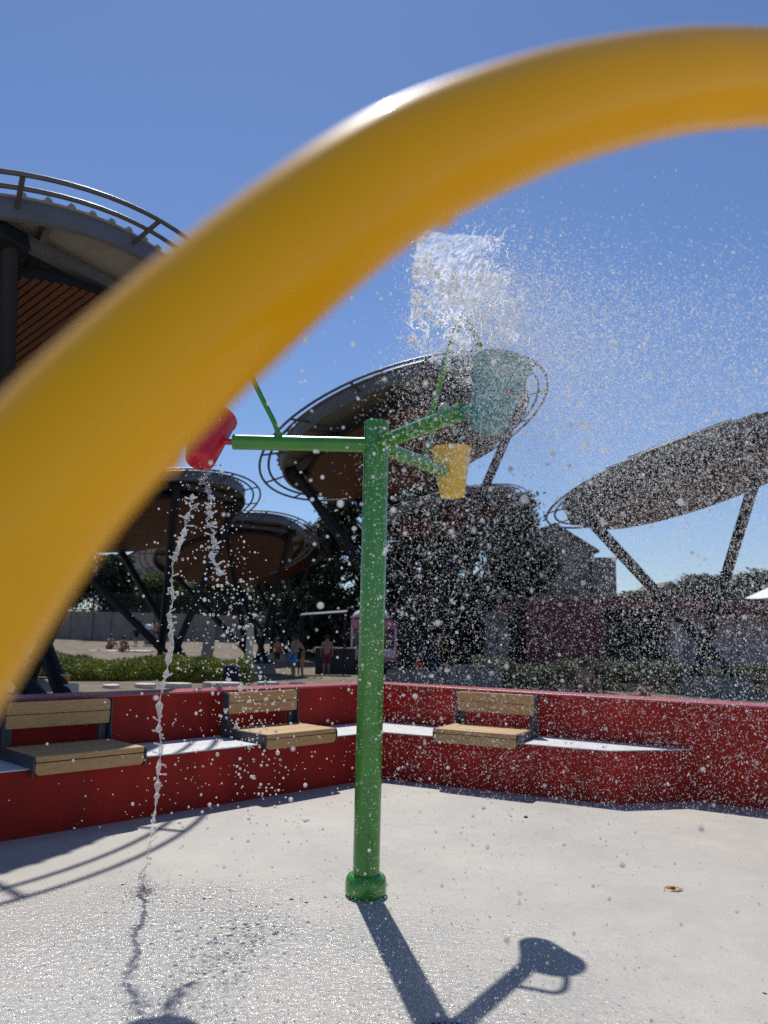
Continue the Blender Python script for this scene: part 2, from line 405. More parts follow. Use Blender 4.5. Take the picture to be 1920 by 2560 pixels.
BW = .84
def make_bench():
    root = thing('wall_bench', 'x', 'bench')
    XZ = lambda y: Matrix(((1, 0, 0, 0), (0, 0, 1, y), (0, 1, 0, 0), (0, 0, 0, 1)))   # (a,b,z)->(a, y+z, b)
    pw = BW - .024
    # local frame: x along the wall, +y towards the pad, z up from the ledge (0 = ground level)
    def plank(name, cz, cy, w, h, t, corners):
        mb = MB(); m = XZ(cy); mb.prism(rrect(w, h, .038, corners), -t / 2, t / 2, m @ Matrix.Translation((0, cz, 0)))
        return mb.build(name, M['plank'], root, bevel=.004)
    plank('backrest_plank', .805, -.535, pw, .092, .03, (0, 0, 1, 1))
    plank('backrest_plank', .706, -.535, pw, .098, .03, (0, 0, 0, 0))
    plank('apron_plank', .446, .048, pw, .082, .026, (1, 1, 0, 0))
    for i, (y0, y1) in enumerate(((-.50, -.38), (-.375, -.16), (-.155, .06))):
        mb = MB(); mb.box((0, (y0 + y1) / 2, .513), (pw, y1 - y0, .044)); mb.build('seat_plank', M['plank'], root, bevel=.010)
    prof = [(.058, .398), (.064, .44), (.064, .50), (.048, .531), (-.47, .531), (-.505, .56), (-.515, .83), (-.535, .852), (-.585, .852), (-.600, .83), (-.600, .452), (.006, .452), (.006, .415), (.02, .398)]
    for sx in (-1, 1):
        mb = MB(); x0 = sx * BW / 2 - .006
        mb.prism(prof, 0, .012, Matrix(((0, 0, 1, x0), (1, 0, 0, 0), (0, 1, 0, 0), (0, 0, 0, 1))))
        mb.build('side_frame', M['frame'], root, smooth=25, bevel=.002)
        mb = MB(); mb.box((sx * (BW / 2 - .048), -.575, .69), (.066, .03, .32)); mb.build('upright', M['frame'], root, bevel=.003)
    mb = MB(); mb.box((0, .026, .47), (pw - .02, .012, .05)); mb.build('front_rail', M['frame'], root)
    return root
bench0 = make_bench()
GB = 'wooden benches fixed on the ledge of the red wall'
dl = Vector((-.6904, -.7234)); dr = Vector((.8845, -.4665))
for i, (d, s, lab) in enumerate(((dl, 3.04, 'wooden wall bench half in canopy shade, nearest the yellow arch'),
                                 (dl, 1.06, 'wooden wall bench between the water stream and the green pole'),
                                 (dr, 1.04, 'wooden wall bench seen through spray, on the wall beyond the green pole'))):
    o = bench0 if i == 0 else copy_tree(bench0)
    p = Vector((0, 8.0)) + d * s
    o.location = (p.x, p.y, 0)
    o.rotation_euler = (0, 0, math.atan2(-d.y, -d.x) if d.x < 0 else math.atan2(d.y, d.x))
    o.rotation_euler[2] += math.pi if True else 0
    tag(o, lab, 'bench', GB)

# ------------------------------------------------------------------ yellow spray arch close to the lens
A_TH = .5; A_ORG = Vector((0, .495, 0)); A_H = Vector((math.cos(A_TH), math.sin(A_TH), 0))
def catmull(pts, n=8):
    P = [Vector(p) for p in pts]; P = [P[0] * 2 - P[1]] + P + [P[-1] * 2 - P[-2]]; out = []
    for i in range(1, len(P) - 2):
        for j in range(n):
            t = j / n; a, b, c, d = P[i - 1:i + 3]
            out.append(.5 * ((2 * b) + (c - a) * t + (2 * a - 5 * b + 4 * c - d) * t * t + (3 * b - a - 3 * c + d) * t ** 3))
    out.append(P[-2]); return out
half = [(-.365, .02), (-.365, .50), (-.36, .85), (-.335, 1.10), (-.287, 1.30), (-.248, 1.392), (-.196, 1.487), (-.106, 1.603), (-.004, 1.712), (.109, 1.799), (.215, 1.865), (.337, 1.928), (.50, 1.993), (.70, 2.045), (.955, 2.07)]
full = half + [(1.91 - a, b) for a, b in half[-2::-1]]
c2 = catmull([Vector((a, b, 0)) for a, b in full], 10)
arch = thing('spray_arch', 'thick glossy yellow tubular hoop arching across in front of the lens', 'water arch', A_ORG)
line = [A_ORG + A_H * p.x + Vector((0, 0, p.y)) for p in c2]
TUBE_R = .045
MB().tube(line, TUBE_R, 40).build('hoop', M['yellow'], arch, world=True, smooth=60)
for s in (-.365, 2.275):
    b = A_ORG + A_H * s
    MB().lathe([(.105, 0), (.105, .012), (.098, .018), (.06, .018), (.052, .03), (.052, .06), (.047, .064)], 32, Matrix.Translation(b)).build('base_flange', M['yellow'], arch, world=True)
def nozzle_on_arch(s):
    i = min(range(len(c2)), key=lambda k: abs(c2[k].x - s) if c2[k].x < .95 else 9)
    t = (c2[i + 1] - c2[i - 1]).normalized(); inn = Vector((t.y, -t.x, 0))           # towards the inside of the hoop
    p = line[i]; d = (A_H * inn.x + Vector((0, 0, inn.y))).normalized()
    return p + d * TUBE_R, d
for s in (.02, -.174):
    p, d = nozzle_on_arch(s)
    m = Matrix.Translation(p) @ d.to_track_quat('Z', 'Y').to_matrix().to_4x4()
    MB().lathe([(.006, -.004), (.006, .001), (.005, .002), (.003, .0022), (.002, .001)], 20, m).build('spray_nozzle', M['yellow'], arch, world=True)
N0, _ = nozzle_on_arch(.02)

# ------------------------------------------------------------------ green bucket post
PX, PY = -.055, 4.4975
post = thing('bucket_post', 'tall glossy green pole with three arms carrying tipping buckets', 'water play post', (PX, PY, 0))
ZA = 2.53
MB().lathe([(.0745, .10), (.0745, 2.652), (.0725, 2.668), (.066, 2.677), (.0, 2.680)], 48).build('pole', M['green'], post)
MB().lathe([(.102, .0), (.110, .004), (.114, .018), (.114, .068), (.108, .092), (.096, .106), (.082, .112), (.076, .112)], 48).build('base_collar', M['green'], post)
ARMS = [((-1.0, .0), .86), ((.512, -.859), .86), ((.55, .835), .82)]
for (dx, dy), ln in ARMS:
    d = Vector((dx, dy, 0))
    arm = MB().tube([d * .03 + Vector((0, 0, ZA)), d * ln + Vector((0, 0, ZA))], .045, 32).build('arm', M['green'], post, smooth=40)
    MB().tube([d * .585 + Vector((0, 0, ZA + .03)), d * .585 + Vector((0, 0, ZA + .062))], .024, 20).build('pipe_socket', M['green'], arm)
    pts = [(.585, .04), (.62, .13), (.68, .24), (.735, .345), (.775, .42), (.815, .465), (.86, .482), (.90, .462), (.935, .42), (.97, .36), (1.0, .30)]
    MB().tube([d * p.x + Vector((0, 0, ZA + p.y)) for p in catmull([Vector((a, b, 0)) for a, b in pts], 5)], .0155, 14).build('feed_pipe', M['green'], post, smooth=60)

def bucket(name, m, label, arm, rc, tip, tip2=0.0):
    (dx, dy), ln = ARMS[arm]; d = Vector((dx, dy, 0))
    c = Vector((PX, PY, ZA)) + d * rc
    root = thing(name, label, 'bucket', c, 0, 'tipping buckets on the green post')
    ax = Matrix.Rotation(tip, 4, d) @ Matrix.Rotation(tip2, 4, Vector((-dy, dx, 0)))
    hb, ht, rt, rb = -.165, .185, .140, .084
    prof = [(.0, hb), (rb - .018, hb), (rb - .005, hb + .006), (rb + .003, hb + .02)]
    prof += [(rb + (rt - rb) * t, hb + (ht - hb) * t) for t in (.15, .3, .5, .7, .9, .97)] + [(rt + .006, ht - .006), (rt + .006, ht), (rt - .006, ht), (rt - .008, ht - .01)]
    prof += [(rb + (rt - rb) * t - .008, hb + (ht - hb) * t) for t in (.9, .6, .3, .1)] + [(rb - .012, hb + .012), (.0, hb + .010)]
    MB().lathe(prof, 44, ax).build('shell', m, root, smooth=45)
    mid = rb + (rt - rb) * (0 - hb) / (ht - hb)
    a = -d * (mid - .01); b = -d * (rc - ln + .02)
    MB().tube([a, b], .018, 20).build('trunnion', m, root, smooth=40)
    e = d * (mid - .004)
    MB().tube([e, e + d * .012, e + d * .016], [.020, .019, .012], 20).build('end_cap', M['bolt'], root, smooth=40)
    return root
bucket('tipping_bucket', M['bucket_red'], 'red bucket dripping water, half behind the yellow arch', 0, 1.022, R(24), R(-6))
bucket('tipping_bucket', M['bucket_teal'], 'teal bucket tipped over on the arm nearest the lens', 1, 1.115, R(-15))
bucket('tipping_bucket', M['bucket_yellow'], 'yellow bucket hanging upright on the far arm', 2, .955, R(-2))

# ------------------------------------------------------------------ shade canopies
def basis_of(az, tl):
    n = Vector((math.sin(tl) * math.cos(az), math.sin(tl) * math.sin(az), math.cos(tl)))
    e1 = Vector((0, 0, 1)).cross(n).normalized(); e2 = n.cross(e1)
    return e1, e2, n        # e2 = steepest direction (points up-slope away from az)
GC = 'round tilted shade canopies round the splash pad'
def canopy(label, c, az, tl, foot, full=False, zf=None, legs=((2.66, 30), (2.66, 30))):
    e1, e2, n = basis_of(az, tl); c = Vector(c); RR = 3.3
    gzz = gz(foot[1]) if zf is None else zf
    root = thing('shade_canopy', label, 'canopy', (foot[0], foot[1], gzz), 0, GC)
    fm = Matrix(((e1.x, e2.x, n.x, c.x), (e1.y, e2.y, n.y, c.y), (e1.z, e2.z, n.z, c.z), (0, 0, 0, 1)))
    B = lambda mb, name, m, par=root, **k: mb.build(name, m, root, world=True, **k)
    loc = lambda r, a, z=0: fm @ Vector((r * math.cos(a), r * math.sin(a), z))
    for rr, z in ((RR, .0), (RR - .20, .02)):
        B(MB().tube([loc(rr, 2 * math.pi * i / 96, z) for i in range(96)], .026, 10, closed=True), 'ring_rail', M['rail'], smooth=60)
    for i in range(14):
        a = 2 * math.pi * (i + .35) / 14
        B(MB().beam(loc(RR - .47, a), loc(RR + .02, a), .05, .022, n), 'rail_bracket', M['rail'])
    B(MB().lathe([(2.79, -.13), (2.845, -.13), (2.845, .13), (2.79, .13), (2.79, .115), (2.83, .115), (2.83, -.115), (2.79, -.115)], 96, fm, closed=True), 'fascia', M['fascia'], smooth=30)
    # ribbed roof sheets above the fascia
    mb = MB(); mb.lathe([(0, .135), (2.87, .135), (2.87, .15), (0, .15)], 96, fm, closed=True)
    B(mb, 'roof_deck', M['roof'], smooth=20)
    mb = MB()
    for i in range(-12, 13):
        x = i * .225; hl = math.sqrt(max(0, 2.87 ** 2 - x * x)) + .015
        mb.prism([(-.04, .15), (-.025, .19), (.025, .19), (.04, .15)], -hl, hl, fm @ Matrix(((1, 0, 0, x), (0, 0, 1, 0), (0, 1, 0, 0), (0, 0, 0, 1))))
    B(mb, 'roof_rib', M['roof'], smooth=0)['kind'] = 'stuff'
    # beams: a square of girders and radial purlins
    (rh, sh), (rl, sl) = legs
    tops = [(rh, R(90 + s)) for s in (-sh, sh)] + [(rl, R(270 + s)) for s in (-sl, sl)]
    q = [loc(r, a, -.10) for r, a in tops]
    for i in range(4):
        B(MB().beam(q[i], q[(i + 1) % 4], .10, .16, n), 'girder', M['fascia'])
    for i in range(8):
        a = 2 * math.pi * (i + .5) / 8
        B(MB().beam(loc(.2, a, .04), loc(2.79, a, .04), .07, .12, n), 'purlin', M['fascia'])
    # slatted timber ceiling, a flat disc hung below the roof
    RS, zs = 2.34, -.42
    B(MB().lathe([(RS - .08, zs + .012), (RS, zs + .012), (RS, zs + .10), (RS - .08, zs + .10)], 80, fm, closed=True), 'ceiling_rim', M['steel'], smooth=30)
    B(MB().lathe([(0, zs + .06), (RS - .09, zs + .06), (RS - .09, zs + .075), (0, zs + .075)], 64, fm, closed=True), 'ceiling_backing', M['steel'], smooth=20)
    pitch = .098; w = .072; cnt = int(2 * RS / pitch); mbj = MB()
    for i in range(cnt):
        x = -RS + (i + .5) * pitch; hl = math.sqrt(max(.01, (RS - .03) ** 2 - (abs(x) + w / 2) ** 2)) if abs(x) + w / 2 < RS - .04 else 0
        if hl < .15: continue
        mb = MB() if full else mbj
        mb.box((0, 0, 0), (1, 1, 1)) if False else None
        o = len(mb.v); b = MB().box((x, 0, zs + .02), (w, 2 * hl, .04)); mb.add([fm @ Vector(p) for p in b.v], b.f)
        if full: B(mb, 'ceiling_slat', M['slat'], smooth=0)
    if not full: B(mbj, 'ceiling_slat', M['slat'], smooth=0)['kind'] = 'stuff'
    # crossed legs rising from one footing
    fa = Vector((e2.x, e2.y, 0)).normalized(); fb = Vector((-fa.y, fa.x, 0))
    F0 = Vector((foot[0], foot[1], gzz))
    for i, ((r, a), p) in enumerate(zip(tops, q)):
        sgn = 1 if i < 2 else -1            # tops 0,1 lie on the +e2 side, their bases on the other end
        side = fb.dot(p - F0); side = .16 if side > 0 else -.16
        base = F0 + fa * (-sgn * .42) + fb * side + Vector((0, 0, -.05 if full else .30))
        top = p - n * .06
        leg = B(MB().tube([base, top], .10, 20), 'leg', M['steel'], smooth=40)
        bb = MB().beam(top + e1 * .17 - n * .02, top - e1 * .17 - n * .02, .20, .22, n)
        B(bb, 'leg_bracket', M['steel'], bevel=.01)
    return root, F0, fa

def footing(F0, fa, label, h=.38, ln=1.62, wd=.80):
    root = thing('concrete_footing', label, 'footing', F0, math.atan2(fa.y, fa.x), 'concrete footings of the canopies')
    mb = MB(); a, b = ln / 2, wd / 2; t = .16
    mb.add([(-a, -b, -.25), (a, -b, -.25), (a, b, -.25), (-a, b, -.25), (-a + t, -b + t * .6, h), (a - t, -b + t * .6, h), (a - t, b - t * .6, h), (-a + t, b - t * .6, h)],
           [(3, 2, 1, 0), (4, 5, 6, 7), (0, 1, 5, 4), (1, 2, 6, 5), (2, 3, 7, 6), (3, 0, 4, 7)])
    mb.build('block', M['footing'], root, smooth=0, bevel=.03)
    for x in ((-.42, .42) if ln > 1 else (0,)):
        mb = MB(); mb.box((x, 0, h + .012), (.34, .56, .02) if ln > 1 else (.2, .2, .02)); mb.build('base_plate', M['steel'], root, bevel=.004)
    return root
CAN = [
    ('big canopy overhead behind the yellow arch, its wooden slats seen from below', (-5.16, 9.54, 4.73), 2.65, .355, (-4.3, 9.75), True, 'concrete footing behind the wall under the nearest canopy'),
    ('canopy in the middle, tilted, seen behind the three buckets', (.44, 16.66, 5.80), 2.65, .355, (.85, 16.5), False, 'concrete footing in the shade behind the green pole'),
    ('tilted canopy beyond the spray, cut off by the picture edge', (6.81, 16.73, 5.08), 2.70, .30, (7.1, 16.6), False, 'wide concrete footing in front of the right hedge'),
    ('canopy behind the dripping red bucket with its legs crossing over a footing', (-6.78, 21.5, 4.67), 2.72, .27, (-5.55, 21.3), False, 'concrete footing behind the falling water stream'),
    ('canopy half hidden between the red bucket canopy and the smallest one', (-5.78, 29.0, 4.47), 2.235, .347, (-4.5, 28.8), False, 'concrete footing beside the standing bathers'),
    ('smallest canopy, farthest in the row on the left', (-6.05, 39.8, 5.05), 2.50, .354, (-5.1, 39.4), False, 'small far concrete footing under the smallest canopy'),
    ('canopy deep in the spray in front of the dark trees', (2.83, 32.4, 6.68), 2.65, .25, (3.3, 32.2), False, 'concrete footing lost in spray before the dark trees'),
]
for lab, c, az, tl, ft, fl, fl_lab in CAN:
    _, F0, fa = canopy(lab, c, az, tl, ft, fl, None, ((1.5, 17), (2.56, 19)) if ft[0] > 6 else ((2.58, 31), (2.58, 31)))
    if fl: footing(Vector((-4.42, 10.35, gz(10.35))), fa, fl_lab, .17, .66, .66)
    else: footing(F0, fa, fl_lab)

# ------------------------------------------------------------------ plants
def leaf_quads(P, size, asp=.5, rng=RNG):
    n = len(P); d = rng.normal(size=(n, 3)); d /= np.linalg.norm(d, axis=1)[:, None]
    e = np.cross(d, rng.normal(size=(n, 3))); e /= np.linalg.norm(e, axis=1)[:, None]
    s = size * rng.uniform(.55, 1.35, (n, 1))
    a, b = d * s, e * s * asp
    v = np.stack([P - a, P + b, P + a, P - b], 1).reshape(-1, 3)
    return v, np.arange(4 * n).reshape(n, 4)

def tree(name, label, x, y, h, rad, m, n=9000, leaf=.16, trunk=.2, base=None, group='trees beyond the splash pad', conical=0.0, z0=None, squash=1.0, lowf=.12):
    z = gz(y) if z0 is None else z0
    root = thing(name, label, 'tree', (x, y, z), 0, group)
    base = h * .22 if base is None else base
    tr = [Vector((0, 0, -.2)), Vector((.05 * h * random.uniform(-.4, .4), 0, h * .35)), Vector((0, .03 * h, h * .75))]
    MB().tube(tr, [trunk, trunk * .75, trunk * .25], 10).build('trunk', M['bark'], root, smooth=60)
    mb = MB()
    K = int(26 + rad * 10); C = []
    for i in range(K):
        u = RNG.uniform(0, 1); zz = base + (h - base) * (u ** .9)
        t = (zz - base) / (h - base)
        pr = rad * (math.sin(math.pi * min(1, lowf + t * (.98 - lowf))) ** .6) * (1 - conical * t)
        a = RNG.uniform(0, 2 * math.pi); q = pr * math.sqrt(RNG.uniform(.15, 1))
        C.append((q * math.cos(a), q * math.sin(a) * squash, zz, RNG.uniform(.5, 1.1) * rad * .30))
        if i % 4 == 0:
            mb.tube([(0, 0, max(h * .15, zz - rad * .5)), (q * math.cos(a) * .5, q * math.sin(a) * .5, zz - rad * .15), (q * math.cos(a), q * math.sin(a) * squash, zz)], [trunk * .4, trunk * .25, trunk * .08], 6)
    mb.build('limb', M['bark'], root, smooth=60)
    C = np.array(C); idx = RNG.integers(0, K, n)
    P = C[idx, :3] + RNG.normal(size=(n, 3)) * C[idx, 3][:, None] * [.62, .62, .55]
    P = P[P[:, 2] < h * 1.04]
    v, f = leaf_quads(P, leaf)
    finish('crown', fast_mesh('crown', v, f), m, root, smooth=0)
    return root

DARK = 'dark evergreen trees in the middle'
for i, (x, y, h, r, lab, con) in enumerate((
        (-2.5, 43, 8.9, 2.2, 'dark evergreen just left of the green pole top', .3), (.2, 44, 9.3, 2.3, 'dark evergreen directly behind the green pole', .3),
        (2.6, 42, 9.9, 2.4, 'tallest dark evergreen below the yellow bucket', .3), (5.0, 44, 9.4, 2.5, 'dark evergreen behind the canopy deep in spray', .25),
        (7.6, 43, 8.9, 2.3, 'dark evergreen whose edge touches the stone house', .25), (-4.6, 46, 7.4, 2.1, 'lower dark evergreen beside the smallest canopy', .2))):
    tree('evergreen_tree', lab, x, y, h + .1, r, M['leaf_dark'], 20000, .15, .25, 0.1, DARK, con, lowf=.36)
for i, (x, y, h, r, mk, lab) in enumerate((
        (-22.0, 62, 6.4, 2.9, 'leaf_dark', 'dark broadleaf tree against the picket fence by the yellow arch'),
        (-17.6, 63, 5.4, 2.2, 'leaf_mid', 'sunny light green tree in front of the pale building'),
        (-13.2, 62, 6.0, 2.4, 'leaf_mid', 'green tree between the crossed canopy legs'),
        (-8.2, 62.5, 6.4, 2.6, 'leaf_mid', 'green tree seen under the smallest canopies'),
        (-26.8, 62, 7.0, 2.8, 'leaf_dark', 'dark tree mostly hidden behind the yellow arch'))):
    tree('broadleaf_tree', lab, x, y, h, r, M[mk], 11000, .17, .16, h * .26)
for i, (x, y, h, r, mk, lab) in enumerate((
        (25.2, 62, 5.8, 2.6, 'leaf_blue', 'blue green tree left of the slanted canopy legs'),
        (28.4, 63, 6.2, 2.6, 'leaf_blue', 'blue green tree beside the white tent'),
        (31.5, 64, 6.6, 2.8, 'leaf_blue', 'blue green tree at the picture edge above the tent'),
        (16.6, 50, 3.9, 1.9, 'leaf_mid', 'low yellowish bush between the stone house and the canopy leg'))):
    tree('garden_tree', lab, x, y, h, r, M[mk], 7000, .18, .16, h * .15)

def hedge(label, x0, x1, y, depth, h, m, n, y1=None, leaf=.045):
    z = gz(y); root = thing('hedge', label, 'hedge', ((x0 + x1) / 2, y, z), 0, 'low hedges behind the red wall')
    ln = x1 - x0; u = RNG.uniform(-.5, .5, n)
    top = h * (.86 + .16 * np.sin(u * ln * 2.1 + x0) * np.sin(u * ln * .8 + 1) + .05 * np.sin(u * ln * 9))
    a = RNG.uniform(-1, 1, n); rim = np.sqrt(np.clip(1 - np.abs(a) ** 3, 0, 1))
    zz = top * rim * (1 - RNG.uniform(0, 1, n) ** 2.2)
    yy = a * depth / 2 + (0 if y1 is None else (y1 - y) * (u + .5))
    P = np.stack([u * ln, yy, zz], 1) + RNG.normal(size=(n, 3)) * .025
    v, f = leaf_quads(P, leaf, .28)
    finish('foliage', fast_mesh('foliage', v, f), m, root, smooth=0)
    mb = MB()
    for i in range(int(ln / .5)):
        x = -ln / 2 + (i + .5) * .5; y_ = 0 if y1 is None else (y1 - y) * (x / ln + .5)
        mb.tube([(x, y_, -.05), (x + .05, y_, h * .6)], [.02, .008], 6)
    mb.build('stem', M['bark'], root)
hedge('bright yellow green low hedge in front of the sand', -8.6, -2.45, 14.7, 1.3, .50, M['hedge_lit'], 60000, leaf=.032)
hedge('second hedge row nearer the sand, behind the bright hedge', -9.5, -4.4, 18.0, .9, .62, M['hedge_lit'], 26000, leaf=.038)
hedge('long clipped dark hedge in spray before the maroon building', 2.3, 12.0, 19.6, 1.3, .86, M['hedge_dark'], 70000, leaf=.036)

# dry grass strip behind the wall on the right
n = 9000; gx = RNG.uniform(.5, 9, n); gy = np.array([wall_y(x) for x in gx]) + .5 + RNG.uniform(0, 3.2, n) ** 1.2
gzv = np.array([gz(y) for y in gy]); hh = RNG.uniform(.04, .13, n); an = RNG.uniform(0, 6.28, n); le = RNG.normal(size=(n, 2)) * .03
v = np.stack([np.stack([gx - .006 * np.cos(an), gy - .006 * np.sin(an), gzv - .01], 1), np.stack([gx + .006 * np.cos(an), gy + .006 * np.sin(an), gzv - .01], 1), np.stack([gx + le[:, 0], gy + le[:, 1], gzv + hh], 1)], 1).reshape(-1, 3)
go = finish('grass', fast_mesh('grass', v, np.arange(3 * n).reshape(n, 3)), M['grass'], None, smooth=0)
tag(go, 'dry olive grass behind the red wall', None, None, 'stuff')

# ------------------------------------------------------------------ boundary wall, fence, buildings
bw = thing('boundary_wall', 'tall wall of pale concrete panels behind the sand', 'wall', (-14, 58.6, gz(58)))
x = -31.0; i = 0
while x < 2.0:
    h0 = 2.08 - .006 * (x + 31)
    mb = MB(); mb.box((x + .76, 0 + 58.6, gz(58) + h0 / 2 - .1), (1.49, .16, h0 + .2)); mb.build('wall_panel', M['wall_panel'], bw, world=True, bevel=.015)
    if i % 3 == 0:
        mb = MB(); mb.box((x, 58.52, gz(58) + h0 / 2), (.26, .34, h0 + .16)); mb.build('pier', M['wall_panel'], bw, world=True, bevel=.015)
    x += 1.53; i += 1
pf = thing('picket_fence', 'dark iron picket fence standing on the pale boundary wall', 'fence', (-14, 58.7, gz(58) + 2.0))
mb = MB(); x = -31.0; i = 0
while x < 2.0:
    mb.box((x, 58.7, gz(58) + 2.75), (.045, .045, 1.5)); x += .17
mb.build('picket', M['dark'], pf, world=True, smooth=0)['kind'] = 'stuff'
for z in (2.15, 3.3):
    MB().box((-14.5, 58.72, gz(58) + z), (33, .04, .06)).build('rail', M['dark'], pf, world=True)
for i in range(8):
    MB().box((-31 + i * 4.59, 58.7, gz(58) + 2.75), (.14, .14, 1.7)).build('fence_post', M['dark'], pf, world=True)

def gabled(name, label, x0, x1, y0, y1, ze, zr, m, wins=(), z0=None, ridge=None):
    z = gz(y0) if z0 is None else z0; root = thing(name, label, 'house', ((x0 + x1) / 2, y0, z))
    cx = (x0 + x1) / 2 if ridge is None else ridge
    mb = MB(); mb.add([(x0, y0, z), (x1, y0, z), (x1, y0, ze), (cx, y0, zr), (x0, y0, ze), (x0, y1, z), (x1, y1, z), (x1, y1, ze), (cx, y1, zr), (x0, y1, ze)],
                      [(0, 1, 2, 3, 4), (9, 8, 7, 6, 5), (1, 6, 7, 2), (0, 4, 9, 5), (2, 7, 8, 3), (3, 8, 9, 4)])
    mb.build('wall', m, root, world=True, smooth=0)
    for s, xa in ((-1, x0), (1, x1)):
        sl = (zr - ze) / (cx - xa)
        xo = xa + s * .3; zo = ze + sl * (xo - xa)
        mb = MB(); mb.add([(cx, y0 - .25, zr + .02), (xo, y0 - .25, zo + .02), (xo, y1 + .25, zo + .02), (cx, y1 + .25, zr + .02), (cx, y0 - .25, zr + .17), (xo, y0 - .25, zo + .17), (xo, y1 + .25, zo + .17), (cx, y1 + .25, zr + .17)],
                          [(0, 1, 2, 3), (7, 6, 5, 4), (0, 4, 5, 1), (1, 5, 6, 2), (2, 6, 7, 3), (3, 7, 4, 0)])
        mb.build('roof', M['roof_tile'], root, world=True, smooth=0)
    for wx, wz, ww, wh in wins:
        f = MB().box((wx, y0 - .03, wz), (ww + .24, .1, wh + .24)).build('window', M['pale_wall'], root, world=True)
        p = MB().box((wx - root.location.x, -.09, wz - root.location.z), (ww, .06, wh)).build('pane', M['glass'], f)
        MB().box((wx - root.location.x, -.125, wz - root.location.z), (.07, .05, wh)).build('mullion', M['pale_wall'], f)
    return root
hs = gabled('stone_house', 'old grey stone house with a steep gable and one dark window', 7.9, 13.2, 48, 56, 7.0, 8.5, M['stone'], [(10.6, 5.15, .8, 1.5)], ridge=10.75)
MB().box((13.75, 49.2, 3.5), (1.5, 3.0, 5.85)).build('side_block', M['stone'], hs, world=True, bevel=.04)
MB().box((13.75, 49.2, 6.46), (1.62, 3.12, .1)).build('side_coping', M['roof_tile'], hs, world=True)
gabled('far_house', 'small far house with a dark pointed gable between canopy legs', 24.7, 28.6, 72, 80, 5.3, 6.9, M['stone'], [(26.3, 4.3, .7, .9)], ridge=27.0)
gabled('pale_building', 'large plain pale building behind the picket fence trees', -28.5, -21.5, 86, 98, 9.6, 11.6, M['pale_wall'], [(-26, 7.6, .9, 1.3), (-23.6, 7.6, .9, 1.3)], z0=1.0)

rb = thing('maroon_building', 'long low maroon building with dark shutters and pale mauve panels', 'building', (12, 30.5, gz(30)))
zb = gz(30); 
def bb(name, x0, x1, y0, y1, z0, z1, m, par=None, bevel=.01):
    o = MB().box(((x0 + x1) / 2, (y0 + y1) / 2, (z0 + z1) / 2), (x1 - x0, y1 - y0, z1 - z0)).build(name, m, rb, world=True, bevel=bevel); return o
bb('wall', 5.58, 8.62, 30, 38, zb, 2.98, M['maroon']); bb('wall', 8.65, 22, 31.2, 38, zb, 2.95, M['maroon'])
bb('fascia_band', 8.66, 22.0, 29.97, 31.19, 2.62, 3.14, M['maroon'])
bb('pilaster', 11.18, 11.6, 29.99, 31.18, zb, 2.60, M['mauve'])
for i in range(3): bb('shutter', 8.72 + i * .82, 9.50 + i * .82, 31.05, 31.17, zb, 2.55, M['steel'])
for i in range(8): bb('wall_panel', 11.66 + i * 1.28, 12.90 + i * 1.28, 31.02, 31.18, zb, 2.58, M['mauve'])
sp = thing('stone_gatepost', 'broad brown stone pier beside a dark doorway', 'pier', (4.45, 30.1, gz(30)))
for r_ in range(7):
    for c_ in range(2):
        o_ = .12 if r_ % 2 else 0
        MB().box((-.21 + c_ * .42, RNG.uniform(-.015, .015), .18 + r_ * .355), (.40 + (o_ if c_ == 0 else -o_) * .3, .6, .34)).build('stone', M['stone'], sp, bevel=.03)
dd = thing('dark_door', 'dark iron double door between stone pier and maroon wall', 'door', (5.22, 30.4, gz(30)))
for s in (-1, 1): MB().box((s * .14, 0, 1.35), (.27, .06, 2.7)).build('leaf', M['steel'], dd, bevel=.01)
MB().box((0, .05, 1.38), (.64, .08, 2.84)).build('frame', M['dark'], dd)

# white tent
tn = thing('white_tent', 'white peaked tent roof rising over the maroon building', 'tent', (22.5, 41, gz(41) - .1))
mb = MB(); hw = 2.4
mb.add([(-hw, -hw, 3.8), (hw, -hw, 3.8), (hw, hw, 3.8), (-hw, hw, 3.8), (-.9, -.9, 4.75), (.9, -.9, 4.75), (.9, .9, 4.75), (-.9, .9, 4.75), (0, 0, 6.0)],
       [(0, 1, 5, 4), (1, 2, 6, 5), (2, 3, 7, 6), (3, 0, 4, 7), (4, 5, 8), (5, 6, 8), (6, 7, 8), (7, 4, 8)])
mb.build('canvas', M['white'], tn, smooth=0)
for s in (-1, 1):
    MB().box((0, s * hw, 3.66), (2 * hw, .02, .3)).build('valance', M['white'], tn); 
    for t in (-1, 1): MB().tube([(s * (hw - .05), t * (hw - .05), 0), (s * (hw - .05), t * (hw - .05), 3.8)], .04, 10).build('pole', M['rail'], tn)

